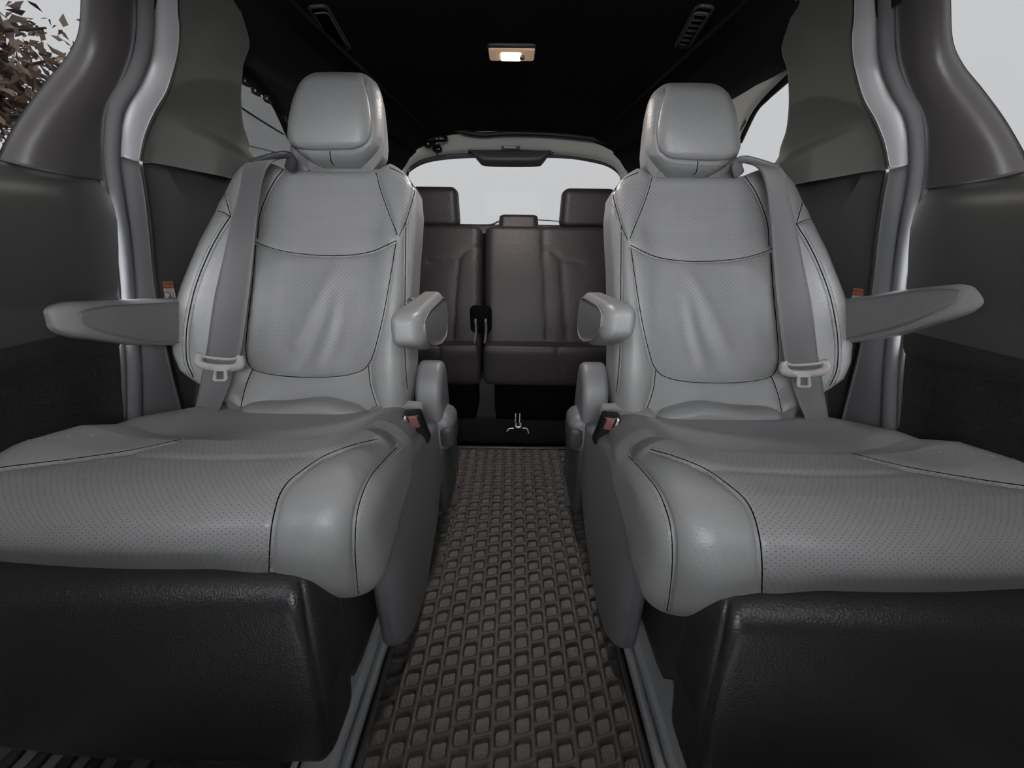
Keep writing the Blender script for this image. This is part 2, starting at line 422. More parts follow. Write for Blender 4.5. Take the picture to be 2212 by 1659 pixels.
    V, Fc = loft([S(f0, .002), S(f1, .016), S(f2, .022)], 70, 6, .01); part('pillar_flange', V, Fc, 'flange', wall, sd)
    u0 = [(377, -110), (375, 0), (377, 60), (369, 125), (349, 190), (321, 240), (300, 290), (289, 341)]
    u1 = [(410, -110), (412, 0), (415, 60), (410, 130), (395, 200), (370, 240), (345, 285), (330, 349)]
    u2 = [(470, -110), (472, 0), (470, 60), (465, 140), (455, 220), (440, 265), (420, 310), (405, 368)]
    u3 = [(500, -60), (512, 10), (531, 82), (516, 135), (512, 210), (516, 260), (530, 325), (492, 388)]
    G = [catmull(S(c, o), 80) for c, o in ((u0, .022), (u1, .014), (u2, .012), (u3, .014))]
    V, Fc = loft(G, 80, 10, .01)
    V = np.array(V); pp = proj(V)   # crease above the shelf
    ly = np.interp(pp[:, 0], [280, 370, 430, 490, 545], [250, 262, 290, 318, 345]); dd = np.clip((pp[:, 1]-ly)/22, -1, 1)
    st_ = (dd+1)/2; st_ = st_*st_*(3-2*st_); V[:, 0] += .030*st_*np.clip((pp[:, 0]-330)/110, 0, 1)
    part('upper_panel', V, Fc, 'trim_olive', wall, sd)
    l0 = [(257, 340), (266, 420), (276, 500), (288, 620), (296, 760), (300, 960), (300, 1100)]
    l1 = [(272, 342), (282, 420), (294, 500), (306, 620), (318, 760), (330, 960), (332, 1100)]
    l2 = [(292, 346), (304, 420), (314, 500), (326, 620), (352, 760), (398, 960), (402, 1100)]
    l3 = [(330, 353), (345, 420), (355, 500), (370, 620), (400, 760), (440, 960), (445, 1100)]
    l4 = [(420, 376), (440, 430), (455, 500), (470, 620), (500, 760), (540, 960), (545, 1100)]
    l5 = [(500, 395), (530, 440), (550, 500), (580, 620), (600, 760), (640, 960), (650, 1100)]
    V, Fc = loft([S(l0, .002), S(l1, .013), S(l2, .018)], 60, 5, .01); part('lower_flange', V, Fc, 'rubber', wall, sd)
    V, Fc = loft([S(l2, .018), S(l3, .002), S(l4, -.004), S(l5, .0)], 60, 8, .01); part('lower_panel', V, Fc, 'trim', wall, sd)
    # rear side wall below the quarter window and the corner post
    g = np.array([[(-(wallx(y, z)+.012), y, z) for z in np.linspace(-.2, .93, 14)] for y in np.linspace(.78, 1.95, 14)])
    V, Fc = grid(g, .02); part('rear_side_panel', V, Fc, 'trim', wall, sd)
    e0 = [PW(x, y, -.004) for x, y in ((628, 200), (606, 240), (632, 296), (668, 372), (674, 400))]
    yb = [1.97]*5; e1 = [np.array([-(wallx(1.97, p[2])+.004), 1.97, p[2]]) for p in e0]
    em = [np.array([-(wallx((p[1]+1.97)/2, p[2])+.002), (p[1]+1.97)/2, p[2]]) for p in e0]
    V, Fc = loft([e0, em, e1], 30, 4, .012); part('corner_post', V, Fc, 'trim', wall, sd)
    g = np.array([[(-(wallx(y, z)+.030), y, z) for z in np.linspace(-.2, 1.19, 24)] for y in np.linspace(.745, .95, 8)])
    V, Fc = grid(g, .01); part('body_pillar', V, Fc, 'rubber_dark', wall, sd)
    # header strip over the quarter window
    h0 = [PW(x, y, .004) for x, y in ((530, 66), (570, 100), (612, 140), (660, 190), (690, 230))]
    h1 = [PW(x, y, .016) for x, y in ((517, 112), (552, 150), (590, 195), (624, 245), (642, 285))]
    h2 = [PW(x, y, .000) for x, y in ((510, 134), (548, 170), (584, 210), (606, 244), (630, 300))]
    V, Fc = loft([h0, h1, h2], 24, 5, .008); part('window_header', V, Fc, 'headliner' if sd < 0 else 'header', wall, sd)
    # panel above that ties the headliner to the wall
    g = np.array([[(-(wallx(y, z)+.006), y, z) for z in np.linspace(1.125, 1.19, 5)] for y in np.linspace(-.75, 1.99, 24)])
    V, Fc = grid(g, .015); part('roof_rail', V, Fc, 'headliner', wall, sd)
    g = np.array([[(-(wallx(y, z)+.008), y, z) for z in np.linspace(1.02, 1.15, 6)] for y in np.linspace(1.45, 1.99, 8)])
    V, Fc = grid(g, .02); part('rear_roof_rail', V, Fc, 'headliner', wall, sd)
    q = empty('window_%d' % (num+2), kind='structure')
    g = np.array([[(-(wallx(y, z)+.02), y, z) for z in np.linspace(.90, 1.17, 8)] for y in np.linspace(.86, 1.7, 10)])
    V, Fc = grid(g, .003); part('pane', V, Fc, 'tint', q, sd)
    # black frit frame inside the header
    fr = [PW(x, y, -.004) for x, y in ((506, 126), (548, 166), (580, 202), (606, 236), (632, 296))]
    fr2 = [PW(x, y, -.006) for x, y in ((506, 152), (540, 182), (566, 206), (592, 236), (622, 300))]
    V, Fc = loft([fr, fr2], 24, 3, .004); part('black_border', V, Fc, 'gloss', q, sd)
    return door, wall
side(-1); side(1)

# ---- rear hatch opening
D = 1.90
hat = empty('wall_back', kind='structure')
def hc(pts, d=D): return [P(x, y, d) for x, y in pts]
top_ = [(824, 352), (835, 330), (862, 308), (890, 292), (920, 282), (945, 279), (975, 281), (1010, 290), (1045, 294), (1090, 291), (1140, 291), (1200, 294), (1260, 300), (1310, 309), (1340, 318), (1362, 330), (1380, 352)]
bot_ = [(868, 372), (878, 352), (900, 338), (928, 330), (960, 325), (985, 323), (1010, 322), (1030, 322), (1055, 322), (1090, 322), (1130, 322), (1180, 324), (1230, 328), (1280, 335), (1310, 342), (1335, 355), (1352, 380)]
V, Fc = loft([hc([(x, y-16) for x, y in top_], 1.93), hc(top_, 1.925), hc([((a[0]+b[0])/2, (a[1]+b[1])/2) for a, b in zip(top_, bot_)], 1.935), hc(bot_, 1.955), hc([(1106+(x-1106)*.97, y+8) for x, y in bot_], 1.99)], 80, 5, .01)
obj('hatch_header', V, Fc, 'header', hat)
L = catmull(hc([(x, y-3) for x, y in top_], 1.885), 90); V, Fc = tube(L, .009, 10); obj('hatch_seal', V, Fc, 'rubber_dark', hat)

DG = 2.02
gt = [(884, 372), (905, 358), (935, 348), (985, 342), (1040, 340), (1106, 340), (1170, 340), (1230, 342), (1280, 350), (1310, 358), (1330, 370), (1340, 384)]
ring_in = catmull(hc(gt+[(1346, 440), (1330, 484), (1106, 487), (890, 482), (868, 436), (884, 372)], DG), 120)
outp = [(866, 366), (890, 346), (930, 334), (985, 328), (1040, 324), (1106, 324), (1170, 325), (1230, 329), (1285, 337), (1318, 347), (1342, 362), (1356, 384), (1364, 440), (1345, 500), (1106, 505), (878, 500), (850, 436), (866, 366)]
ring_out = catmull(hc([(1106+(x-1106)*1.02, y-14 if y < 480 else y) for x, y in outp], 2.0), 120)
V, Fc = loft([ring_in, ring_out], 120, 2, .01); obj('glass_surround', V, Fc, 'plastic_dark', hat)
cg = np.array([0, 2.0, .98]); far = []
for p in ring_out:
    q = p-cg; k = min(.95/max(abs(q[0]), 1e-6), (.34 if q[2] > 0 else 1.2)/max(abs(q[2]), 1e-6)); far.append(np.array([q[0]*k, 2.03, cg[2]+q[2]*k]))
G = np.array([[a*(1-t)+b*t for t in (0, .3, 1)] for a, b in zip(ring_out, far)]); V, Fc = grid(G, .01); obj('body_panel', V, Fc, 'rubber_dark', hat)
for sgn, pts in ((-1, [(866, 360), (852, 385), (842, 420), (838, 480)]), (1, [(1346, 372), (1356, 395), (1366, 430), (1372, 480)])):
    L = catmull(hc(pts, 1.96), 20); V, Fc = tube(L, .028, 10, flat=.5); obj('side_trim', V, Fc, 'header', hat)
g = np.array([[P(x, y, 2.03) for x in (700, 1500)] for y in (478, 700)])
# lower tailgate panel
V, Fc = prism([(-.62, .80), (.62, .80), (.68, -.2), (-.68, -.2)], 2.0, 2.05, axis=1); obj('tailgate_panel', V, Fc, 'trim', hat, smooth=False)
for sg in (-1, 1):
    V, Fc = prism([(sg*.42+sg*.085, 1.22), (sg*.70, 1.22), (sg*.76, -.2), (sg*.60, -.2), (sg*.60, .80), (sg*.575, 1.0)], 1.955, 1.98, axis=1); obj('rear_corner_panel', V, Fc, 'headliner', hat, smooth=False)
wn = empty('window_5', kind='structure')
V, Fc = loft([catmull(hc([(866, 330), (1106, 322), (1350, 336)], 2.035), 20), catmull(hc([(866, 505), (1106, 508), (1350, 507)], 2.035), 20)], 20, 4, .004)
obj('pane', V, Fc, 'tint', wn)
L = catmull(hc([(978, 485), (1040, 486), (1062, 485), (1078, 478), (1100, 472)], 2.01), 30); V, Fc = tube(L, .004, 8); w = obj('rear_wiper', V, Fc, 'rubber_dark')
tag(w, 'black wiper arm lying along the bottom of the rear window', 'wiper')
w['label'] = 'black wiper arm lying along the bottom of the rear window'
V, Fc = tube(catmull(hc([(1140, 474), (1180, 476), (1230, 480)], 2.012), 20), .0025, 6); obj('wiper_blade', V, Fc, 'rubber_dark', w)
# brake-light housing
bh = [(1013, 322), (1022, 334), (1036, 352), (1048, 359), (1100, 361), (1160, 360), (1172, 354), (1184, 338), (1194, 323)]
a = hc(bh, 1.985); tp = hc([(1013+(x-1013)*1.0, 320) for x, y in bh], 1.965)
V, Fc = loft([tp, hc([(x, 322+(y-322)*.62) for x, y in bh], 1.955), a], 40, 5, .02)
o = obj('brake_light_housing', V, Fc, 'plastic_dark'); tag(o, 'dark tapered brake light housing hanging over the top of the rear window', 'light housing')
o['label'] = 'dark tapered brake light housing hanging over the top of the rear window'
# small lamp in header
lp = empty('hatch_lamp', tuple(P(1103, 318, 1.9)), 'thin pale lamp strip set in the hatch header above the rear window', 'lamp')
c = P(1103, 318.5, 1.925); box(c, (.042, .004, .0065), 'bezel', 'plastic', lp, .003); box(c+np.array([-.003, -.004, 0]), (.026, .003, .004), 'lens', 'white', lp, .002)
rebase(lp)
# hatch latch, upper left
lt = empty('hatch_latch', tuple(P(940, 300, 1.88)), 'black hatch latch bracket at the left of the hatch header', 'latch')
mb = MB()
for (x0, y0, x1, y1) in ((915, 292, 968, 308), (916, 300, 932, 321), (930, 306, 952, 318), (934, 316, 956, 330), (943, 328, 948, 338)):
    a = P(x0, y0, 1.89); b = P(x1, y1, 1.89); V, Fc = rbox((4, 4, 4), (abs(b[0]-a[0])/2, .018, abs(a[2]-b[2])/2), .012)
    mb.add(V+(a+b)/2, Fc)
mb.build('bracket', 'gloss', lt)
for (x0, y0, x1, y1) in ((941, 299, 947, 301), (950, 295, 952, 301), (942, 308, 956, 310)):
    a = P(x0, y0, 1.868); b = P(x1, y1, 1.868); V, Fc = rbox((2, 2, 2), (abs(b[0]-a[0])/2, .003, abs(a[2]-b[2])/2), .001); obj('pin', V+(a+b)/2, Fc, 'metal', lt)
rebase(lt)

# ---- unseen blockers added behind the camera against low daylight: bulkhead, seats, console
fb = empty('wall_front', kind='structure')
V, Fc = rbox((10, 8, 10), (.84, .12, .45), .08); obj('blocker_dashboard', V+np.array([0, -1.30, .45]), Fc, 'trim', fb)
for sg in (-1, 1):
    fs = empty('blocker_seat', (sg*.42, -.38, 0), 'unseen dark front row seat added on the %s to block daylight' % ('left' if sg < 0 else 'right'), 'car seat', 'added front seats')
    V, Fc = rbox((24, 12, 24), (.265, .06, .34), (.09, .05, .10)); V[:, 0] *= (1-.15*np.clip(V[:, 2]/.3, 0, 1)); V[:, 1] -= V[:, 2]*.16
    obj('backrest', V+np.array([sg*.40, -.16, .64]), Fc, 'leather_dark_shade', fs)
    V, Fc = rbox((16, 12, 16), (.12, .05, .09), .045); obj('headrest', V+np.array([sg*.40, -.22, 1.07]), Fc, 'leather_dark_shade', fs)
    V, Fc = rbox((16, 16, 10), (.25, .26, .08), .05); obj('seat_cushion', V+np.array([sg*.43, -.42, .36]), Fc, 'leather_dark_shade', fs)
    rebase(fs)
cs = empty('blocker_console', (0, -.5, 0), 'unseen tall dark console added between the front row seats to block daylight', 'console')  # added, made tall to keep daylight off the cushion fronts
V, Fc = rbox((10, 20, 12), (.15, .36, .37), .06); obj('body', V+np.array([0, -.56, .37]), Fc, 'plastic_dark', cs)
V, Fc = rbox((10, 16, 6), (.14, .20, .03), .025); obj('lid', V+np.array([0, -.42, .745]), Fc, 'leather_dark_shade', cs)
rebase(cs)
# ---- outside
g = np.array([[[x, y, -.55] for x in (-60, 60)] for y in (-60, 60)]); V, Fc = grid(g); obj('ground', V, Fc, 'asphalt', kind='structure', smooth=False)

# ================================================================== CAPTAIN SEATS
class T3:   # transform for the right-hand seat
    pass
# ---- backrest
Bp = np.array([0, .745, .405]); Tp = np.array([0, .935, .925]); vs_ = (Tp-Bp); LS = np.linalg.norm(vs_); vs_ = vs_/LS
vn = np.cross(np.array([1., 0, 0]), vs_); vn = -vn if vn[1] > 0 else vn
def to_bp(px, py, n0=0.0):
    v = ray(px, py); o = Bp+vn*n0; t = ((o-CAM)@vn)/(v@vn); p = CAM+v*t; return p[0], (p-Bp)@vs_
Lp = [to_bp(*p) for p in [(520, 905), (500, 880), (468, 848), (425, 822), (398, 800), (384, 765), (381, 720), (384, 680), (400, 620), (429, 540), (455, 470), (472, 430), (490, 388), (505, 360), (520, 340)]]
Rp = [to_bp(*p) for p in [(862, 915), (872, 880), (880, 840), (885, 780), (886, 720), (888, 640), (892, 560), (897, 500), (900, 450), (896, 400), (880, 370), (860, 345)]]
Tq = [to_bp(*p, -.02) for p in [(500, 368), (540, 352), (575, 350), (612, 362), (640, 368), (700, 370), (800, 371), (822, 364), (845, 355), (880, 370), (905, 386)]]
Lx = np.array(Lp); Rx = np.array(Rp); Tx = np.array(Tq)
V, Fc = rbox((190, 24, 200), (1, 1, 1), (.13, .45, .10))
a, nn_, b = V[:, 0].copy(), V[:, 1].copy(), (V[:, 2].copy()+1)/2
# y=-1 is the front
s_bot = -.01
xm = (a+1)/2
xg = -.75+.55*xm
sx_ = s_bot+(np.interp(xg, Tx[:, 0], Tx[:, 1])-s_bot)*b
for _ in range(2):
    l = np.interp(sx_, Lx[:, 1], Lx[:, 0]); r = np.interp(sx_, Rx[:, 1], Rx[:, 0]); x = l+(r-l)*xm
    sx_ = s_bot+(np.interp(x, Tx[:, 0], Tx[:, 1])-s_bot)*b
u = xm
bol = .036*np.exp(-((u-.10)/.11)**2)+.030*np.exp(-((u-.92)/.09)**2)-.006*np.exp(-((u-.5)/.3)**2)
bol *= np.interp(b, [0, .2, .7, 1], [.6, 1, .9, .2])
lum = .012*np.sin(np.clip(b*1.3, 0, 1)*math.pi)-.02*np.clip(b-.85, 0, 1)**1*2
fr_ = bol+lum; bk = -.105+.02*b
n_ = np.where(nn_ < 0, fr_*(-nn_)+(fr_*0-.045)*(1+nn_), -.045*(1-nn_)+bk*nn_)
n_ = (fr_+bk)/2 - nn_*(fr_-bk)/2
Vb = Bp+np.outer(x, [1, 0, 0])+np.outer(sx_, vs_)+np.outer(n_, vn)
BACK_SEAMS = [
    [(612, 366), (592, 392), (573, 430), (560, 470), (556, 515)], [(812, 372), (822, 410), (838, 455), (858, 506)],
    [(548, 520), (575, 532), (620, 544), (680, 551), (740, 552), (800, 544), (856, 520)],
    [(552, 530), (546, 600), (536, 690), (531, 750), (534, 780), (545, 797), (570, 806), (620, 813), (690, 815), (745, 811), (780, 801), (797, 785), (808, 760), (826, 690), (843, 600), (855, 525)],
    [(545, 798), (532, 830), (522, 870), (520, 895)], [(796, 790), (800, 830), (812, 870), (828, 908)],
    [(497, 468), (470, 510), (445, 560), (422, 620), (408, 680), (402, 730), (404, 780), (418, 815)],
    [(489, 384), (486, 415), (492, 445), (498, 466)], [(460, 455), (480, 458), (499, 468)],
    [(842, 362), (875, 378), (893, 396), (896, 412), (886, 450), (876, 480), (862, 510)],
    [(877, 478), (876, 540), (875, 640), (874, 720), (876, 790), (880, 840)]]
Vb = wrinkle(Vb, Fc, [[(640, 740), (680, 660), (720, 590)], [(650, 790), (690, 720), (715, 650)], [(690, 790), (712, 720), (722, 650)], [(700, 800), (728, 720), (745, 640)], [(560, 590), (600, 565), (640, 560)], [(800, 640), (780, 600), (760, 570)]], .0032, .015)
Vb = upholster(Vb, Fc, BACK_SEAMS)
FcB = Fc
cen = proj(Vb[Fc].mean(1)); nf = normals(Vb, Fc)[Fc].mean(1); facing = (nf@vn) > .3
INS = [(600, 360), (815, 368), (860, 512), (843, 600), (826, 690), (808, 760), (795, 795), (690, 813), (570, 805), (534, 785), (536, 690), (548, 560), (556, 515), (560, 470), (575, 425)]
SH1 = [(545, 345), (610, 362), (575, 425), (558, 480), (500, 470), (488, 430), (490, 380)]; SH2 = [(812, 368), (842, 362), (895, 400), (860, 512)]
midB = (facing & (inpoly(cen, INS) | inpoly(cen, SH1) | inpoly(cen, SH2))).astype(int)
TB = bvh(Vb, Fc)
stB = []
lnB = [cast(TB, q, None, -.0002) for q in BACK_SEAMS[:6]]
def off(pts, dx, dy=0): return [(x+dx, y+dy) for x, y in pts]
stB.append(cast(TB, off(BACK_SEAMS[6], -7), 120, .0008)); stB.append(cast(TB, off(BACK_SEAMS[6], 8, 2), 120, .0008))
stB.append(cast(TB, off(BACK_SEAMS[10], -6), 120, .0008)); stB.append(cast(TB, off(BACK_SEAMS[10], 6), 120, .0008))
stB.append(cast(TB, off(BACK_SEAMS[7], -5), 40, .0008)); stB.append(cast(TB, off(BACK_SEAMS[9][2:], 5, 2), 60, .0008))

# ---- headrest
hb = P(712, 345, .925); ht = P(706, 146, .955)
V, Fch = rbox((90, 40, 80), (1, 1, 1), (.42, .75, .38))
a, c, b = V[:, 0], V[:, 1], V[:, 2]
HL = [(622, 330), (608, 290), (608, 250), (612, 205), (618, 180), (624, 160), (632, 140)]; HRr = [(800, 330), (806, 290), (804, 250), (799, 205), (793, 180), (786, 160), (776, 140)]
t = (b+1)/2; zc = hb[2]-.004+(ht[2]+.004-hb[2])*t; yc = .915+.035*t
Lh = np.array([P(x, y, .925) for x, y in HL]); Rh = np.array([P(x, y, .925) for x, y in HRr])
o1 = np.argsort(Lh[:, 2]); o2 = np.argsort(Rh[:, 2])
xl = np.interp(zc, Lh[o1, 2], Lh[o1, 0])-.0; xr = np.interp(zc, Rh[o2, 2], Rh[o2, 0])+.012
xx = (xl+xr)/2+(xr-xl)/2*a
hh = (zc-hb[2])/(ht[2]-hb[2])
yy = yc+.055+c*(.060-.008*t)-.012*np.cos(a*1.4)*(c < 0)*(-c)-.012*np.sin(np.clip(t, 0, 1)*math.pi)*(-c)*(c < 0)
# underside: lower front is tucked back
yy += .03*np.clip(.18-t, 0, 1)/.18*(c < 0)*0
zb = zc-.022*(1-t)*(c > -.4)
k_ = np.clip(1-t/.20, 0, 1)**1.6
xx = (xl+xr)/2+(xx-(xl+xr)/2)*(1-.40*k_); yy = yy+.030*k_*(c < .3)*np.clip(.3-c, 0, 1)
zb = zb-.010*k_
Vh = np.stack([xx, yy, zb], -1)
HSEAM = [[(630, 165), (618, 205), (610, 255), (609, 290), (618, 312), (640, 324), (680, 329), (740, 328), (775, 324), (797, 308), (805, 285), (806, 250), (798, 205), (786, 165)]]
Vh[:, 0] = (xl+xr)/2+(Vh[:, 0]-(xl+xr)/2)*(1-.20*np.clip(t, 0, 1)*np.clip(c+.35, 0, 1.3))
Vh = upholster(Vh, Fch, HSEAM, .003, .003, .003, .010)
TH = bvh(Vh, Fch)
stH = [cast(TH, [(640, 330), (680, 335), (740, 334), (778, 330), (802, 312), (812, 285)], 60, .0008)]
# ---- seat cushion
V, Fcc = rbox((170, 150, 40), (1, 1, 1), (.20, .26, .62))
a, b, c = V[:, 0], V[:, 1], V[:, 2]
tb = (b+1)/2                                       # 0 front .. 1 back
yF, yB = .322, .775
yy = yF+(yB-yF)*tb
xin = np.interp(yy, [.32, .42, .60, .78], [-.186, -.180, -.186, -.215]); xou = np.interp(yy, [.32, .45, .60, .78], [-.735, -.745, -.72, -.68])
xx = xou+(xin-xou)*(a+1)/2
ztop = np.interp(yy, [.30, .34, .40, .46, .52, .565, .62, .70, .80], [.478, .494, .502, .499, .486, .460, .450, .436, .424])
ux = (a+1)/2
bump = .030*np.exp(-((ux-.90)/.10)**2)+.034*np.exp(-((ux-.08)/.10)**2)-.004*np.exp(-((ux-.5)/.25)**2)
bump *= np.interp(yy, [.30, .36, .45, .6, .7, .78], [-.1, .0, .5, .9, .6, .1])
ztop = ztop+bump
sm_ = np.clip((ux-.62)/.34, 0, 1); sm_ = sm_*sm_*(3-2*sm_)
zbot = np.interp(yy, [.32, .42, .60, .8], [.357, .358, .355, .36])-.088*sm_*np.interp(yy, [.32, .45, .6], [1, .6, 0])
# the inner flank hangs lower towards the front
zz = zbot+(ztop-zbot)*(c+1)/2
yy2 = yy+(.058*((1-c)/2)**1.4-.010)*np.clip(1-tb/.35, 0, 1)
yy2 = yy2+.012*np.cos(ux*math.pi-math.pi/2)*0-(.018*(1-(2*ux-1)**2)-.018)*np.clip(1-tb*3, 0, 1)
Vc = np.stack([xx, yy2, zz], -1)
CUSH_SEAMS = [
    [(815, 948), (760, 962), (700, 985), (650, 1018), (618, 1046), (600, 1080), (588, 1130), (583, 1180), (581, 1236)],
    [(862, 962), (832, 992), (800, 1030), (780, 1075), (770, 1120), (767, 1180), (770, 1240), (776, 1300)],
    [(392, 949), (278, 973), (140, 993), (0, 1010), (-120, 1032)],
    [(250, 978), (340, 986), (470, 990), (600, 986), (700, 984)]]
Vc = upholster(Vc, Fcc, CUSH_SEAMS[:3]); Vc = upholster(Vc, Fcc, CUSH_SEAMS[3:], .0, .004, .003, .008)
cen = proj(Vc[Fcc].mean(1)); nf = normals(Vc, Fcc)[Fcc].mean(1); vis = ((CAM-Vc[Fcc].mean(1))*nf).sum(1) > 0
INC = [(815, 945), (700, 985), (650, 1018), (618, 1046), (600, 1080), (588, 1130), (581, 1260), (-900, 1290), (-900, 1130), (0, 1010), (140, 993), (278, 973), (392, 945), (600, 930)]
midC = (vis & inpoly(cen, INC)).astype(int)
TC = bvh(Vc, Fcc)
stC = [cast(TC, off(CUSH_SEAMS[1], 8, 4), 120, .0008), cast(TC, off(CUSH_SEAMS[0][:4], 4, 5), 60, .0008), cast(TC, [(230, 941), (150, 943), (60, 952), (-30, 966)], 60, .0008)]
# ---- leg rest
V, Fcl = rbox((90, 24, 70), (1, 1, 1), (.08, .62, .22))
a, b, c = V[:, 0], V[:, 1], V[:, 2]; t = (c+1)/2
zz = (.128+.045*np.clip(-a, 0, 1)**2)+(.398-(.128+.045*np.clip(-a, 0, 1)**2))*t
xin = np.interp(t, [0, .45, .7, .9, 1], [-.236, -.228, -.236, -.252, -.258]); xou = -.70
xx = xou+(xin-xou)*(a+1)/2
yf = .262+.058*t**1.7
yy = yf+.045+b*.045
Vl = np.stack([xx, yy, zz], -1)
LEG_SEAMS = [[(652, 1254), (660, 1300), (672, 1380), (690, 1480), (712, 1590), (725, 1650)]]
Vl = upholster(Vl, Fcl, LEG_SEAMS, .0025, .003, .002, .01)
# ---- back tongue of the cushion (lit leather strip where seat meets back)
V, Fct = rbox((60, 20, 12), (1, 1, 1), (.2, .5, .8)); a, b, c = V[:, 0], V[:, 1], V[:, 2]
Vt = np.stack([-.462+a*.135, .765+b*.05, .432+c*.018+.004*np.sin(a*5)-.010*a*a], -1)
Vt2 = np.stack([-.262+a*.055, .755+b*.045, .418+c*.018-.004*a], -1)

def armrest_mesh(x0, x1, yroot, ytip, ztop, hroot, slope=0.0):
    V, Fa = rbox((26, 60, 30), (1, 1, 1), (.62, .26, .62)); a, b, c = V[:, 0], V[:, 1], V[:, 2]
    t = (b+1)/2                                   # 0 tip .. 1 root
    y = ytip+(yroot-ytip)*t; x = (x0+x1)/2+(x1-x0)/2*a*np.interp(t, [0, .12, 1], [.86, 1, .95])
    hz = np.interp(t, [0, .15, .35, .6, 1], [.054, .066, .086, .100, 1*hroot]); zt = ztop+slope*(1-t)-.004*(1-t)
    z = zt-hz*(1-(c+1)/2)
    return np.stack([x, y, z], -1), Fa
def side_panel(x, sgn, yroot, ytip, ztop, hroot, slope=0.0):
    """raised flat leather panel with a piped edge on the flank of an armrest"""
    Ls = []; top = []; 
    ts = .09+.83*(.5-.5*np.cos(np.linspace(0, 1, 44)*math.pi))
    up, lo = [], []
    for t in ts:
        y = ytip+(yroot-ytip)*t; z1 = ztop+slope*(1-t)-.004*(1-t)-.008; hz = np.interp(t, [0, .15, .35, .6, 1], [.046, .062, .084, .100, hroot])-.015
        e = math.sqrt(max(0, 1-((.30-t)/.215)**2)) if t < .30 else 1
        if t > .76: e = math.sqrt(max(0, 1-((t-.76)/.165)**2))
        zm = z1-hz*.45; up.append((y, zm+(z1-zm)*(.25+.75*e))); lo.append((y, zm-(hz*.55)*(.25+.75*e)))
    G = []
    for (yu, zu), (yl, zl) in zip(up, lo):
        row = []
        for k in range(9):
            q = k/8; row.append((x+sgn*.003*math.sin(math.pi*min(1, max(0, q)))**.4, yu+(yl-yu)*q, zu+(zl-zu)*q))
        G.append(row)
    V, Fp = grid(np.array(G), .006, np.array([-sgn, 0, 0.]))
    loop = [(x+sgn*.001, yy, zz) for yy, zz in up]+[(x+sgn*.001, yy, zz) for yy, zz in lo[::-1]]
    return V, Fp, catmull(loop+[loop[0]], 110)

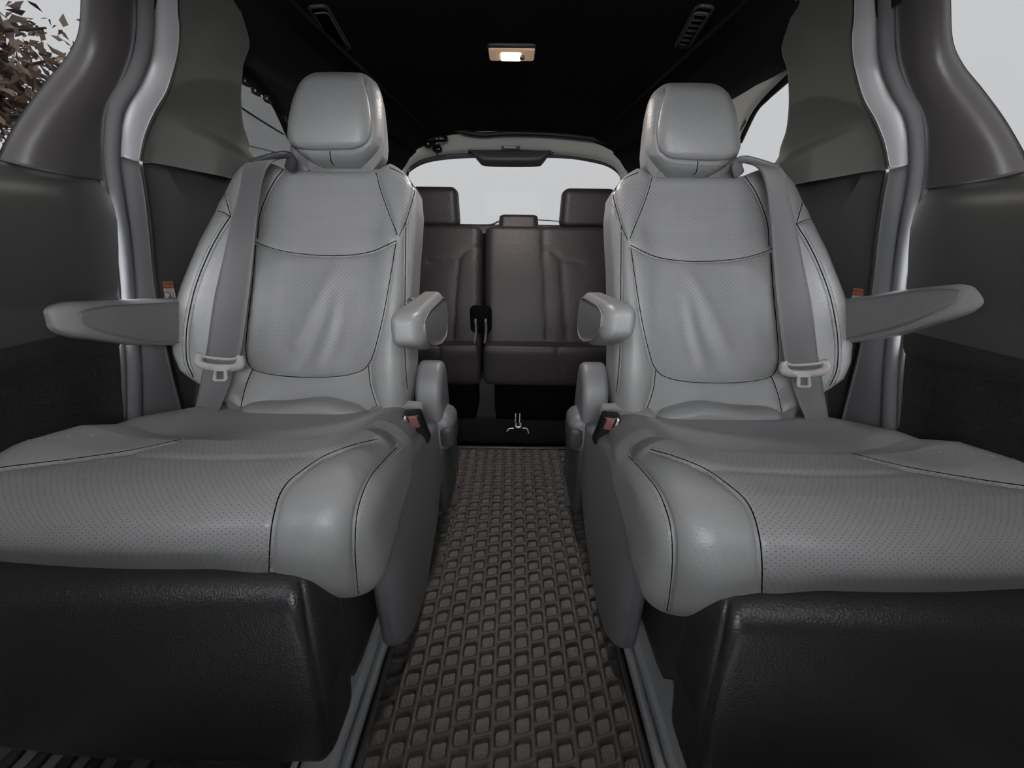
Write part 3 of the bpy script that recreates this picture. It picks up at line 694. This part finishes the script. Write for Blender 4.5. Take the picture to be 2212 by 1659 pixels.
def seat(sd):
    s = 'left' if sd < 0 else 'right'
    if sd < 0: lab = 'grey leather captain seat on the left of the aisle, belt over its left shoulder'
    else: lab = 'grey leather captain seat on the right of the aisle, belt over its right shoulder'
    root = empty('captain_seat', (sd*.46, .60, 0), lab, 'car seat', 'second row captain seats')
    if sd < 0: tf = None; tfb = None; tfh = None
    else:
        def tf(V): V = V.copy(); V[:, 1] -= .022; return V
        def tfb(V): V = V.copy(); V[:, 2] += -.004; return V
        def tfh(V): V = V.copy(); V[:, 2] -= .012; return V
    bk = part('backrest', Vb, FcB, ['leather', 'leather_back'], root, sd, tfb, midx=midB)
    mb = stitches(stB); part('stitching', mb.v, mb.f, 'piping', bk, sd, tfb, kind='stuff')
    for L in lnB+[cast(TB, BACK_SEAMS[6], None, -.0002), cast(TB, BACK_SEAMS[7], None, -.0002), cast(TB, BACK_SEAMS[8], None, -.0002), cast(TB, BACK_SEAMS[9], None, -.0002), cast(TB, BACK_SEAMS[10], None, -.0002)]:
        if len(L) > 2: V, Fq = tube(L, .0010, 6); part('seam_line', V, Fq, 'gap', bk, sd, tfb)
    hr = part('headrest', Vh, Fch, 'leather', root, sd, tfh)
    mb = stitches(stH, .005, .003); part('stitching', mb.v, mb.f, 'piping', hr, sd, tfh, kind='stuff')
    L = cast(TH, [(713, 326), (713, 335), (716, 350), (722, 356)], 12, .0003)
    if len(L) > 1: V, Fq = tube(L, .0009, 6); part('centre_seam', V, Fq, 'gap', hr, sd, tfh)
    for px in (652, 795):     # headrest stay covers
        a = P(px, 372, .965)
        V, Fq = rbox((6, 6, 6), (.018, .012, .032), .008); V = V+np.array([a[0], .972, .945]); part('stay_cover', V, Fq, 'plastic', hr, sd, tfh)
    V, Fq = rbox((12, 6, 6), (.085, .02, .02), .01); V = V+np.array([P(722, 360, .97)[0], .99, .945]); part('stay_bar', V, Fq, 'gap', hr, sd, tfh)
    cu = part('seat_cushion', Vc, Fcc, ['leather', 'leather_cush'], root, sd, tf, midx=midC)
    for q in CUSH_SEAMS[:3]:
        L = cast(TC, q, None, -.0002)
        if len(L) > 2: V, Fq = tube(L, .0008, 6); part('seam_line', V, Fq, 'gap', cu, sd, tf)
    mb = stitches(stC); part('stitching', mb.v, mb.f, 'piping', cu, sd, tf, kind='stuff')
    part('cushion_tongue', Vt, Fct, 'leather', root, sd); part('cushion_tongue', Vt2, Fct, 'leather', root, sd)
    lr = part('leg_rest', Vl, Fcl, 'leather_dark_shade' if sd > 0 else 'leather_dark_shade', root, sd, tf)  # shaded copy of the seat leather, darkness painted in
    # armrests
    for k, (x0, x1, inner) in enumerate([(-.760, -.712, False), (-.205, -.148, True)]):
        if inner: yr, yt, zt, hr_, sl = .845, .585, .681, .105, 0.0
        else: yr, yt, zt, hr_, sl = .895, .575, .651, .098, .046
        if sd > 0: sl += .018 if inner else .056
        V, Fa = armrest_mesh(x0, x1, yr, yt, zt, hr_, sl)
        ar = part('armrest', V, Fa, 'leather', root, sd)
        V, Fp, loop = side_panel(x1, 1, yr, yt, zt, hr_, sl)
        part('side_panel', V, Fp, 'leather_panel', ar, sd)
        V, Fp = tube(loop, .0016, 6); part('piping', V, Fp, 'leather_panel', ar, sd)
        V, Fp = rbox((8, 8, 8), (.02, .035, .035), .014)
        part('pivot', V+np.array([-.235 if inner else -.71, .86, .63]), Fp, 'plastic_dark', ar, sd)
    # seat base
    V, Fq = rbox((10, 10, 8), (.20, .19, .15), .02); part('seat_base', V+np.array([-.47, .60, .20]), Fq, 'plastic_dark', root, sd)
    # inner side shield : side profile in (y, z)
    V, Fq = rbox((20, 50, 50), (1, 1, 1), (.8, .26, .16)); a_, b_, c_ = V.T; y = .462+.47*(b_+1)/2
    zt_ = np.interp(y, [.46, .52, .60, .68, .76, .85, .93], [.375, .405, .435, .415, .385, .375, .345]); zb_ = np.interp(y, [.46, .50, .60, .72, .80, .93], [.050, .040, .048, .115, .20, .26])
    xo = np.interp(y, [.46, .55, .93], [-.192, -.186, -.176]); Vs = np.stack([(-.255+xo)/2+(xo+.255)/2*a_, y, zb_+(zt_-zb_)*(c_+1)/2], -1)
    part('side_shield', Vs, Fq, 'plastic', root, sd)
    # pocketed lever bay
    V, Fq = rbox((20, 20, 20), (.035, .05, .05), .028); part('lever_bay', V+np.array([-.178, .845, .335]), Fq, 'plastic', root, sd)
    V, Fq = rbox((12, 12, 12), (.020, .036, .032), .018); part('lever', V+np.array([-.160, .825, .330]), Fq, 'plastic_dark', root, sd)
    # hinge cover
    hp = catmull([(.80, .34), (.795, .42), (.815, .475), (.85, .502), (.885, .50), (.905, .46), (.915, .38), (.92, .30), (.86, .28), (.80, .34)], 40)[:-1]
    V, Fq = prism(hp, -.232, -.168, 0); o = part('hinge_cover', V, Fq, 'plastic', root, sd, smooth=False); bevel(o, .016, 4)
    for p in o.data.polygons: p.use_smooth = True
    # rear lower skirt
    V, Fq = rbox((8, 16, 16), (.020, .10, .11), (.018, .03, .03)); part('rear_skirt', V+np.array([-.185, .90, .19]), Fq, 'plastic_dark', root, sd)
    # inboard carpet flap with ragged edge
    # buckle
    bu = empty('belt_buckle'); bu.parent = root
    base = P(905, 905, .70)
    V, Fq = rbox((10, 8, 16), (.0185, .0125, .044), .006)
    ax = np.array([[1, 0, .12], [.05, 1, .35], [-.12, -.35, 1]]); ax = np.array([v/np.linalg.norm(v) for v in ax])
    Vx = V@ax + P(901, 922, .685); bk_ = part('buckle_body', Vx, Fq, 'gloss', root, sd)
    V, Fq = rbox((6, 6, 8), (.0088, .004, .016), .003); V = V+np.array([.0045, -.0105, .027]); part('release_button', V@ax+P(901, 922, .685), Fq, 'red', bk_, sd)
    V, Fq = rbox((3, 3, 3), (.002, .004, .010), .001); V = V+np.array([-.0100, -.0105, .034]); part('latch_slot', V@ax+P(901, 922, .685), Fq, 'metal', bk_, sd)
    bpy.data.objects.remove(bu)
    # outer hinge cover and lower bracket
    hp = catmull([P(490, 850, .72)[1:], P(520, 870, .70)[1:]], 4)
    L = catmull([P(508, 862, .745), P(516, 900, .72), P(500, 925, .69), P(455, 945, .66), P(410, 955, .645)], 30)
    V, Fq = tube(L, np.interp(np.linspace(0, 1, 30), [0, .5, 1], [.018, .018, .026]), 10, flat=.45); part('outer_bracket', V, Fq, 'plastic', root, sd)
    V, Fq = rbox((12, 16, 12), (.03, .12, .10), .02); part('outer_shield', V+np.array([-.70, .74, .28]), Fq, 'plastic_dark', root, sd)
    rebase(root)
    return root
seat(-1); seat(1)

# ---- seat belts
def belt(sd):
    lab = 'grey seat belt hanging down the %s captain seat with its %s metal tongue' % (('left', 'dark') if sd < 0 else ('right', 'bright'))
    root = empty('seat_belt', (sd*.62, .72, .5), lab, 'seat belt', 'second row seat belts')
    Lf = [(565, 345), (545, 347), (528, 362), (521, 400), (503, 470), (483, 560), (463, 650), (448, 755), (440, 790), (430, 850), (412, 935)]
    Rt = [(612, 338), (598, 345), (578, 362), (566, 400), (556, 470), (547, 560), (537, 650), (522, 755), (506, 800), (490, 850), (450, 935)]
    Dp = [.935, .905, .885, .86, .825, .79, .765, .735, .725, .715, .68]
    if sd > 0: Dp = [d-.0 for d in Dp]
    l = catmull([P(*p, d) for p, d in zip(Lf, Dp)], 90); r = catmull([P(*p, d-.004) for p, d in zip(Rt, Dp)], 90)
    n = 9; G = np.array([[l[i]*(1-k/(n-1))+r[i]*k/(n-1)+np.array([0, -.003*math.sin(math.pi*k/(n-1)), 0]) for k in range(n)] for i in range(90)])
    V, Fc = grid(G, .0016); part('webbing', V, Fc, 'web', root, sd)
    # guide loop on the shoulder
    g1 = catmull([P(545, 352, .90), P(575, 343, .90), P(612, 334, .905), P(626, 338, .915), P(630, 350, .92), P(625, 366, .93)], 30)
    V, Fc = tube(g1, .011, 10, flat=.55); part('belt_guide', V, Fc, 'plastic_dark' if sd < 0 else 'plastic', root, sd)
    # tongue
    A = P(435, 772, .718); B = P(516, 778, .712); d = (B-A)
    loop = catmull([P(432, 765, .714), P(430, 780, .714), P(442, 790, .712), P(475, 794, .712), P(508, 793, .710), P(520, 785, .708), P(519, 769, .708)], 30)
    V, Fc = tube(loop, np.interp(np.linspace(0, 1, 30), [0, .15, .5, .85, 1], [.006, .009, .0075, .009, .006]), 10); tg = part('tongue', V, Fc, 'tongue', root, sd)
    bar = catmull([P(432, 766, .714), P(450, 772, .712), P(500, 776, .710), P(518, 769, .708)], 16)
    V, Fc = tube(bar, .0032, 8); part('slot_bar', V, Fc, 'tongue', tg, sd)
    pl = [(450, 791), (462, 798), (459, 820), (463, 824), (486, 824), (490, 819), (489, 799), (503, 792)]
    hole = [(466, 802), (466, 802), (466, 819), (467, 820), (482, 820), (483, 818), (483, 802), (483, 802)]
    a = [P(x, y, .702) for x, y in pl]; b = [P(x, y, .702) for x, y in hole]
    vv = a+b+[p+np.array([0, .003, 0]) for p in a+b]; N = 8; f = []
    for i in range(N):
        j = (i+1) % N
        f += [(i, j, N+j, N+i), (2*N+i, 3*N+i, 3*N+j, 2*N+j), (i, 2*N+i, 2*N+j, j), (N+i, N+j, 3*N+j, 3*N+i)]
    part('latch_plate', np.array(vv), f, 'metal', tg, sd, smooth=False)
    # crumpled anchor sleeve
    L = catmull([P(428, 928, .672), P(400, 905, .675), P(388, 905, .68)], 10); V, Fc = tube(L, [.012+.002*math.sin(i*2) for i in range(10)], 10, flat=.6); part('anchor_sleeve', V, Fc, 'web', root, sd)
    rebase(root)
belt(-1); belt(1)

# ================================================================== THIRD ROW
def bench(name, x0, x1, hx, lab, heads, seams):
    root = empty(name, ((x0+x1)/2, 1.5, 0), lab, 'car seat', 'third row bench sections')
    b0 = np.array([0, 1.46, .365]); t0 = np.array([0, 1.60, .815]); up = t0-b0; Lb = np.linalg.norm(up); up /= Lb; nrm = np.array([0, -up[2], up[1]])
    V, Fc = rbox((70, 12, 60), (1, 1, 1), (.035/((x1-x0)/2), .6, .09)); a, c, b = V[:, 0], V[:, 1], V[:, 2]; t = (b+1)/2
    x = (x0+x1)/2+(x1-x0)/2*a; n = -c*.05+.012*np.sin(t*math.pi)*(c < 0)
    Vv = b0+np.outer(x, [1, 0, 0])+np.outer(t*Lb, up)+np.outer(n, nrm)
    Vv = upholster(Vv, Fc, seams[0], .004, .004, .003, .015)
    obj('backrest', Vv, Fc, 'leather_third', root)
    V, Fc = rbox((70, 30, 16), (1, 1, 1), (.02/((x1-x0)/2), .12, .35)); a, b, c = V[:, 0], V[:, 1], V[:, 2]
    x = (x0+x1)/2+(x1-x0)/2*a; t = (b+1)/2; y = 1.325+.24*t-.010*(1-a*a)*(1-t); z = .33+c*.080*(1-.1*t)+.0-.01*t
    Vv = upholster(np.stack([x, y, z], -1), Fc, seams[1], .004, .004, .003, .012)
    obj('seat_cushion', Vv, Fc, 'leather_third', root)
    V, Fc = rbox((4, 4, 4), ((x1-x0)/2*.9, .09, .10), .02); obj('seat_base', V+np.array([(x0+x1)/2, 1.50, .15]), Fc, 'gap', root)
    for (px0, px1, py0, py1, dd) in heads:
        A = P(px0, py0, dd); B = P(px1, py1, dd)
        V, Fc = rbox((30, 20, 30), (1, 1, 1), (.28, .7, .35)); Vv = np.stack([(A[0]+B[0])/2+abs(B[0]-A[0])/2*V[:, 0]*(1-.04*V[:, 2]), dd+.045+.045*V[:, 1]+.01*V[:, 2], (A[2]+B[2])/2+abs(A[2]-B[2])/2*V[:, 2]], -1)
        obj('headrest', Vv, Fc, 'leather_third', root)
    rebase(root)
    return root
M_['leather_third'] = mat('dark_plum_leather', (.017, .0135, .015), .52, spec=.35, bump=('leather', 200, .3, .002))
xs_ = P(1044, 600, 1.5)[0]
bench('bench_seat', -.62, xs_-.006, 0, 'dark leather third row seat section left of the split, tall headrest', [(880, 990, 400, 492, 1.585)],
      ([[(925, 566), (960, 564), (990, 556), (1010, 540), (1042, 532)], [(992, 556), (985, 620), (978, 732)]], [[(948, 742), (948, 840)]]))
bench('bench_seat', xs_+.006, .62, 0, 'dark leather third row seat section right of the split, with short centre headrest', [(1077, 1163, 462, 500, 1.585), (1216, 1330, 404, 494, 1.585)],
      ([[(1173, 490), (1176, 560), (1180, 640), (1183, 732)], [(1178, 536), (1200, 548), (1214, 561), (1256, 568)], [(1213, 560), (1218, 640), (1224, 732)]], [[(1204, 733), (1208, 790), (1206, 836)]]))
# straps in the split
o_ = empty('belt_stalks', tuple(P(1040, 735, 1.43)), 'two dark belt stalks poking up through the split of the third row', 'seat belt')
for px in (1027, 1049):
    L = catmull([P(px, 690, 1.40), P(px+1, 715, 1.40), P(px-2, 742, 1.385)], 12); V, Fc = tube(L, .014, 10, flat=.3); obj('strap', V, Fc, 'web', o_)
V, Fc = rbox((10, 6, 12), (.042, .012, .055), .02); obj('recess_cover', V+P(1039, 690, 1.432), Fc, 'gap', o_)
rebase(o_)
# striker on the floor
st = empty('floor_striker', tuple(P(1118, 925, 1.3)), 'small metal striker loop with two short legs under the third row seat', 'striker')
for pts, r in (([(1114, 893), (1113, 912)], .0025), ([(1123, 893), (1122, 912)], .0025), ([(1115, 915), (1115, 922), (1124, 922), (1124, 914)], .004), ([(1095, 932), (1100, 926), (1110, 925)], .0025), ([(1128, 925), (1138, 926), (1142, 936)], .0025)):
    L = catmull([P(x, y, 1.285) for x, y in pts], 12); V, Fc = tube(L, r, 6); obj('loop', V, Fc, 'metal', st)
rebase(st)

# ================================================================== FLOOR MAT, RAILS
mt = empty('floor_mat', (0, .6, 0), 'black rubber aisle mat with staggered square pockets, running under the seats', 'floor mat')
s = .035; x_0 = -.010; XL, XR, YF, YB = -.240, .224, -.10, 1.262
mb = MB(); zt, zl = .012, .0050
def pocket(xc, yc, w, h, skew, clip):
    """one recessed pocket: rib top ring, sloped walls, dusty floor"""
    x0, x1 = xc-s/2, xc+s/2; y0, y1 = yc-s/2, yc+s/2
    def ring(w_, h_, z, rr, k=3):
        P_ = []
        for cx, cy, a0 in ((w_-rr, h_-rr, 0), (-w_+rr, h_-rr, 90), (-w_+rr, -h_+rr, 180), (w_-rr, -h_+rr, 270)):
            for q in range(k):
                an = R(a0+90*q/(k-1)); dx = cx+rr*math.cos(an); dy = cy+rr*math.sin(an); P_.append((xc+dx, yc+dy+skew*dx, z))
        return P_
    out = []
    for cx, cy, a0 in ((1, 1, 0), (-1, 1, 90), (-1, -1, 180), (1, -1, 270)):
        for q in range(3):
            px_ = xc+cx*s/2; py_ = yc+cy*s/2+skew*cx*s/2
            if q != 1:
                pass
            out.append((px_, py_, zt))
    r1 = ring(w, h, zt, .006); r1b = ring(w-.0008, h-.0008, zt-.0012, .0056); r2 = ring(w-.0028, h-.0028, zl, .005)
    V = out+r1+r1b+r2; n = 12; Fq = []
    for L_ in range(3):
        for i in range(n):
            j = (i+1) % n; Fq.append((L_*n+i, L_*n+j, (L_+1)*n+j, (L_+1)*n+i))
    V = [(min(max(p[0], XL+.004), XR-.004), min(max(p[1], YF), YB), p[2]) for p in V]
    mb.add(V, Fq, 0); mb.add([V[3*n+i] for i in range(n)], [tuple(range(n))], 1)
nc = range(-7, 8)
for k in nc:
    xc = x_0+k*s
    if xc-s/2 > XR-.012 or xc+s/2 < XL+.012: continue
    yc = YF+(.0 if k % 2 == 0 else s/2)
    while yc < YB-s*.2:
        pocket(xc, yc, s*.40, s*.40, .20, None); yc += s
o = mb.build('pocketed_sheet', ['mat', 'mat_low'], mt); 
V, Fc = rbox((4, 10, 2), ((XR-XL)/2, (YB-YF)/2, .0022), .001); obj('backing', V+np.array([(XR+XL)/2, (YF+YB)/2, .0024]), Fc, 'mat', mt)
for x in (XL, XR):
    V, Fc = tube([(x, YF, .010), (x, YB, .010)], .0055, 8); obj('edge_ridge', V, Fc, 'mat', mt)
V, Fc = tube([(XL, YB, .010), (XR, YB, .010)], .0055, 8); obj('edge_ridge', V, Fc, 'mat', mt)
rebase(mt)
for sd in (-1, 1):
    rl = empty('seat_rail_cover', (sd*.29, .5, 0), 'grey ribbed rail cover on the floor along the %s edge of the rubber mat' % ('left' if sd < 0 else 'right'), 'rail cover', 'rail covers beside the mat')
    xa = .252 if sd < 0 else .238
    pr = [(xa, 0), (xa+.002, .012), (xa+.006, .016), (xa+.012, .016), (xa+.014, .008), (xa+.020, .008), (xa+.022, .018), (xa+.03, .022), (xa+.062, .024), (xa+.070, .022), (xa+.073, .012), (xa+.078, .012), (xa+.082, .0)]
    V, Fc = prism(pr, -.1, 1.2, 1); V[:, 0] *= sd
    obj('rail_body', V, Fc if sd < 0 else flipf(Fc), 'rail', rl, smooth=False)
    V, Fc = rbox((2, 8, 2), (.005, .6, .004), .002); obj('metal_track', V+np.array([sd*(xa+.090), .5, .006]), Fc, 'metal', rl)
    rebase(rl)
    # step sill at the doorway
    ss = empty('step_sill', (sd*.66, .15, 0), 'ribbed grey step sill at the %s doorway below the leg rest' % ('left' if sd < 0 else 'right'), 'door sill', 'step sills')
    V, Fc = rbox((4, 6, 3), (.13, .55, .012), .006); obj('sill_plate', V+np.array([sd*.70, -.15, .012]), Fc, 'plastic', ss)
    for i in range(5):
        V, Fc = rbox((2, 6, 2), (.010, .54, .005), .003); obj('rib', V+np.array([sd*(.60+i*.045), -.15, .028]), Fc, 'plastic_dark', ss)
    rebase(ss)

for sd in (-1, 1):
    cf = empty('carpet_flap', (sd*.17, .95, 0), 'frayed grey carpet flap standing on the aisle floor behind the %s seat base' % ('left' if sd < 0 else 'right'), 'carpet flap', 'frayed carpet flaps')
    pts = [(981, 956), (986, 1010), (988, 1060), (988, 1100), (982, 1118), (974, 1122)]
    for k in range(14): pts.append((961+(9 if k % 2 else 0)+(4 if k % 3 == 0 else 0)+(12-k)*.25, 1116-k*7.4))
    pts += [(963, 1004), (970, 990)]
    A = [P(x, y, .93) for x, y in pts]; n = len(A); vv = np.array(A+[a+np.array([-.002, .006, 0]) for a in A])
    f = [tuple(range(n)), tuple(range(2*n-1, n-1, -1))]+[(i, i+n, (i+1) % n+n, (i+1) % n) for i in range(n)]
    part('flap', vv, f, 'flap', cf, sd, smooth=False); rebase(cf)
# ================================================================== ROOF FITTINGS
def on_roof(px, py, dz=0):
    v = ray(px, py); lo, hi = .1, 5
    for _ in range(40):
        mi = (lo+hi)/2; p = CAM+v*mi
        if p[2] > roofz(p[0], p[1])-dz: hi = mi
        else: lo = mi
    return CAM+v*lo
# dome lamp
cor = [on_roof(x, y) for x, y in ((1051, 94), (1159, 94), (1156, 125), (1056, 125))]
ctr = sum(cor)/4; dl = empty('dome_lamp', tuple(ctr), 'lit rectangular dome lamp in the middle of the black roof lining', 'lamp')
hx = (cor[1][0]-cor[0][0])/2; hy = (cor[0][1]-cor[2][1])/2*-1
hy = abs(cor[0][1]-cor[3][1])/2
M_['lens'] = mat('lamp_lens_plastic', (.75, .60, .45), .25, emit=((1, .62, .38), .22)); M_['bulb'] = mat('glowing_bulb', (1, .9, .75), .3, emit=((1, .88, .68), 6.0))
V, Fc = rbox((14, 10, 4), (hx, hy, .007), .005); obj('bezel', V+ctr, Fc, 'plastic_dark', dl)
V, Fc = rbox((14, 10, 4), (hx*.95, hy*.86, .006), .005); obj('lens', V+ctr-np.array([0, 0, .004]), Fc, 'lens', dl)
V, Fc = rbox((10, 8, 4), (hx*.42, hy*.52, .004), .003); obj('glowing_window', V+ctr-np.array([.002, -.004, .009]), Fc, 'bulb', dl)
V, Fc = rbox((4, 4, 4), (.006, .006, .004), .002); obj('switch', V+ctr-np.array([-.026, .004, .014]), Fc, 'plastic', dl)
rebase(dl)
ld = bpy.data.lights.new('dome_light', 'AREA'); ld.shape = 'RECTANGLE'; ld.size = hx*1.2; ld.size_y = hy; ld.energy = 4.0; ld.color = (1, .93, .87)
lo_ = bpy.data.objects.new('dome_light', ld); C.objects.link(lo_); lo_.location = tuple(ctr-np.array([0, 0, .02])); 
# air vents
for sd, q in ((-1, [(668, 18), (700, 2), (756, 96), (724, 110)]), (1, [(1510, 2), (1540, 18), (1490, 106), (1458, 92)])):
    c4 = [on_roof(x, y) for x, y in q]; ctr = sum(c4)/4
    vt = empty('roof_vent', tuple(ctr), 'black slotted air vent in the roof lining, %s of the dome lamp' % ('left' if sd < 0 else 'right'), 'air vent', 'roof air vents')
    ax = (c4[2]+c4[3])/2-(c4[0]+c4[1])/2; Lh_ = np.linalg.norm(ax)/2; ax /= np.linalg.norm(ax); bx = (c4[1]-c4[0]); bx -= (bx@ax)*ax; wh = np.linalg.norm(bx)/2; bx /= np.linalg.norm(bx); cx_ = np.cross(ax, bx); cx_ = cx_ if cx_[2] < 0 else -cx_
    wh = min(wh, .03)
    def fr_of(u, v, w): return ctr+ax*u+bx*v+cx_*w
    lp_ = [(Lh_, wh), (-Lh_, wh), (-Lh_, -wh), (Lh_, -wh)]
    loop = []
    for cx2, cy2, a0 in ((1, 1, 0), (-1, 1, 90), (-1, -1, 180), (1, -1, 270)):
        for k in range(5):
            an = R(a0+90*k/4); loop.append(fr_of(cx2*(Lh_-.009)+.009*math.cos(an), cy2*(wh-.009)+.009*math.sin(an), .002))
    V, Fc = tube(np.array(loop), .0036, 8, closed=True); obj('frame', V, Fc, 'plastic_dark', vt)
    loop2 = [ctr+(p-ctr)*.8+cx_*.003 for p in loop]; V, Fc = tube(np.array(loop2), .0016, 6, closed=True); obj('inner_frame', V, Fc, 'plastic', vt)
    V, Fc = rbox((4, 4, 2), (Lh_*.9, wh*.85, .002), .001); Vw = np.array([fr_of(a_, b_, c_+.001) for a_, b_, c_ in V]); obj('duct', Vw, Fc, 'gap', vt)
    for k in range(-3, 4):
        V, Fc = rbox((2, 2, 2), (.0012, wh*.72, .004), .0008); Vw = np.array([fr_of(a_+k*Lh_*.25, b_, c_+.004) for a_, b_, c_ in V]); obj('louvre', Vw, Fc, 'plastic_dark' if sd > 0 else 'gap', vt)
    rebase(vt)

# ================================================================== WARNING LABELS
for sd in (-1, 1):
    wl = empty('warning_label', tuple(PW(362, 632, .02) * np.array([-sd*1.0 if sd > 0 else 1, 1, 1])), 'small red and white warning label on the %s pillar above the outer armrest' % ('left' if sd < 0 else 'right'), 'label', 'pillar warning labels')
    q = [PW(x, y, .020) for x, y in ((345, 609), (372, 607), (381, 650), (352, 650))]
    if sd > 0: q = [p*np.array([-1, 1, 1]) for p in q]
    def lp(u, v, o=.0): 
        p = (q[0]*(1-u)+q[1]*u)*(1-v)+(q[3]*(1-u)+q[2]*u)*v
        n = np.cross(q[1]-q[0], q[3]-q[0]); n /= np.linalg.norm(n)
        if n@(CAM-p) < 0: n = -n
        return p+n*o
    def quad(name, u0, v0, u1, v1, m, o):
        G = np.array([[lp(u0, v0, o), lp(u1, v0, o)], [lp(u0, v1, o), lp(u1, v1, o)]]); n = G[0, 0]-lp(u0, v0, o-.0004)
        n = n/np.linalg.norm(n); V, Fc = grid(G, -.0004, n); obj(name, V, Fc, m, wl, smooth=False)
    quad('paper', 0, 0, 1, 1.25, 'white', .0006); quad('red_header', 0, 0, 1, .36, 'label_red', .0010)
    quad('ink_line', .05, .15, .95, .18, 'label_ink', .0013); quad('ink_line', .06, .28, .94, .31, 'label_ink', .0013)
    for i, u in enumerate(np.linspace(.34, .86, 7)): quad('letter', u, .05, u+.045, .11, 'label_ink', .0013)
    tri = [lp(.2, .04, .0014), lp(.27, .12, .0014), lp(.13, .12, .0014)]; obj('warning_triangle', tri, [(0, 1, 2)], 'label_ink', wl, smooth=False)
    cc = [lp(.5+.33*math.cos(a), .68+.25*math.sin(a), .0012) for a in np.linspace(0, 2*math.pi, 25)[:-1]]
    V, Fc = tube(np.array(cc), .0005, 5, closed=True); obj('ring', V, Fc, 'label_ink', wl)
    V, Fc = tube([lp(.27, .5, .0012), lp(.73, .86, .0012)], .0005, 5); obj('slash', V, Fc, 'label_ink', wl)
    V, Fc = tube(catmull([lp(.42, .55, .0012), lp(.58, .56, .0012), lp(.62, .68, .0012), lp(.55, .82, .0012), lp(.40, .76, .0012)], 14), .0009, 5); obj('pictogram', V, Fc, 'label_ink', wl)
    rebase(wl)

# ================================================================== SUNSHADE (left quarter window)
ss = empty('window_sunshade', tuple(P(560, 260, 1.12)), 'grey mesh sunshade pulled over the left quarter window, hung on a hooked bar', 'sunshade')
A0 = [PW(x, y, -.012) for x, y in ((508, 165), (560, 203), (612, 252), (640, 290))]
A1 = [PW(x, y, -.012) for x, y in ((505, 300), (560, 330), (620, 350), (660, 360))]
A2 = [PW(x, y, -.012) for x, y in ((512, 360), (560, 380), (620, 400), (660, 410))]
V, Fc = loft([A0, A1, A2], 24, 5, .001); obj('mesh_cloth', V, Fc, 'shade_cloth', ss)
V, Fc = tube(catmull([PW(x, y, -.006) for x, y in ((510, 158), (560, 196), (612, 245))], 20), .0035, 8); obj('top_bar', V, Fc, 'gloss', ss)
V, Fc = tube(catmull([PW(x, y, -.008) for x, y in ((508, 224), (560, 258), (612, 290))], 20), .0022, 8); obj('cross_bar', V, Fc, 'gloss', ss)
V, Fc = tube(catmull([PW(x, y, -.008) for x, y in ((526, 313), (560, 320), (606, 332))], 20), .0018, 8); obj('cross_bar', V, Fc, 'plastic', ss)
for px, py in ((553, 197), (530, 176), (578, 214)):
    V, Fc = rbox((4, 4, 4), (.005, .012, .008), .003); obj('hook', V+PW(px, py, .0), Fc, 'gloss', ss)
rebase(ss)

# ================================================================== TREE outside the left door window
tr = empty('tree', (-5.2, 2.6, -.55), 'tree with brown autumn leaves seen through the left door window', 'tree')
ctrl = []
bt = MB()
base = np.array([-6.2, 2.2, -.55])
def P3(px, py, dist): v = ray(px, py); v = v/np.linalg.norm(v); return CAM+v*dist
fork = P3(-120, 250, 7.0)
base = np.array([fork[0], fork[1], -.55])
V, Fc = tube(catmull([base, base*.5+fork*.5+np.array([.05, 0, 0]), fork], 14), np.linspace(.16, .09, 14), 8); bt.add(V, Fc)
tips = []
for px, py in ((60, 90), (20, 150), (140, 120), (100, 60), (40, 220), (10, 290), (-60, 60), (-150, 120), (90, 160), (-100, 180), (0, 100), (60, 250)):
    t = P3(px, py, random.uniform(6.5, 7.5)); mid = (fork+t)/2+np.array([random.uniform(-.2, .2), random.uniform(-.2, .2), random.uniform(0, .2)])
    L = catmull([fork, mid, t], 14); V, Fc = tube(L, np.linspace(.045, .008, 14), 6); bt.add(V, Fc); tips.append(L)
bt.build('branches', 'bark', tr)
lf = MB()
for L in tips:
    for _ in range(150):
        c = L[random.randint(5, 13)]+np.array([random.gauss(0, .17), random.gauss(0, .25), random.gauss(0, .17)])
        a = np.array([random.gauss(0, 1) for _ in range(3)]); a /= np.linalg.norm(a); b = np.cross(a, [random.gauss(0, 1) for _ in range(3)]); b /= np.linalg.norm(b); w = random.uniform(.03, .07)
        n = np.cross(a, b)*w*.2
        lf.add([c-a*w, c-a*w*.3+b*w*.55+n, c+a*w, c-a*w*.2-b*w*.5+n], [(0, 1, 2), (0, 2, 3)], random.randint(0, 1))
o = lf.build('foliage', ['leaf', 'leaf2'], tr, kind='stuff')
rebase(tr)
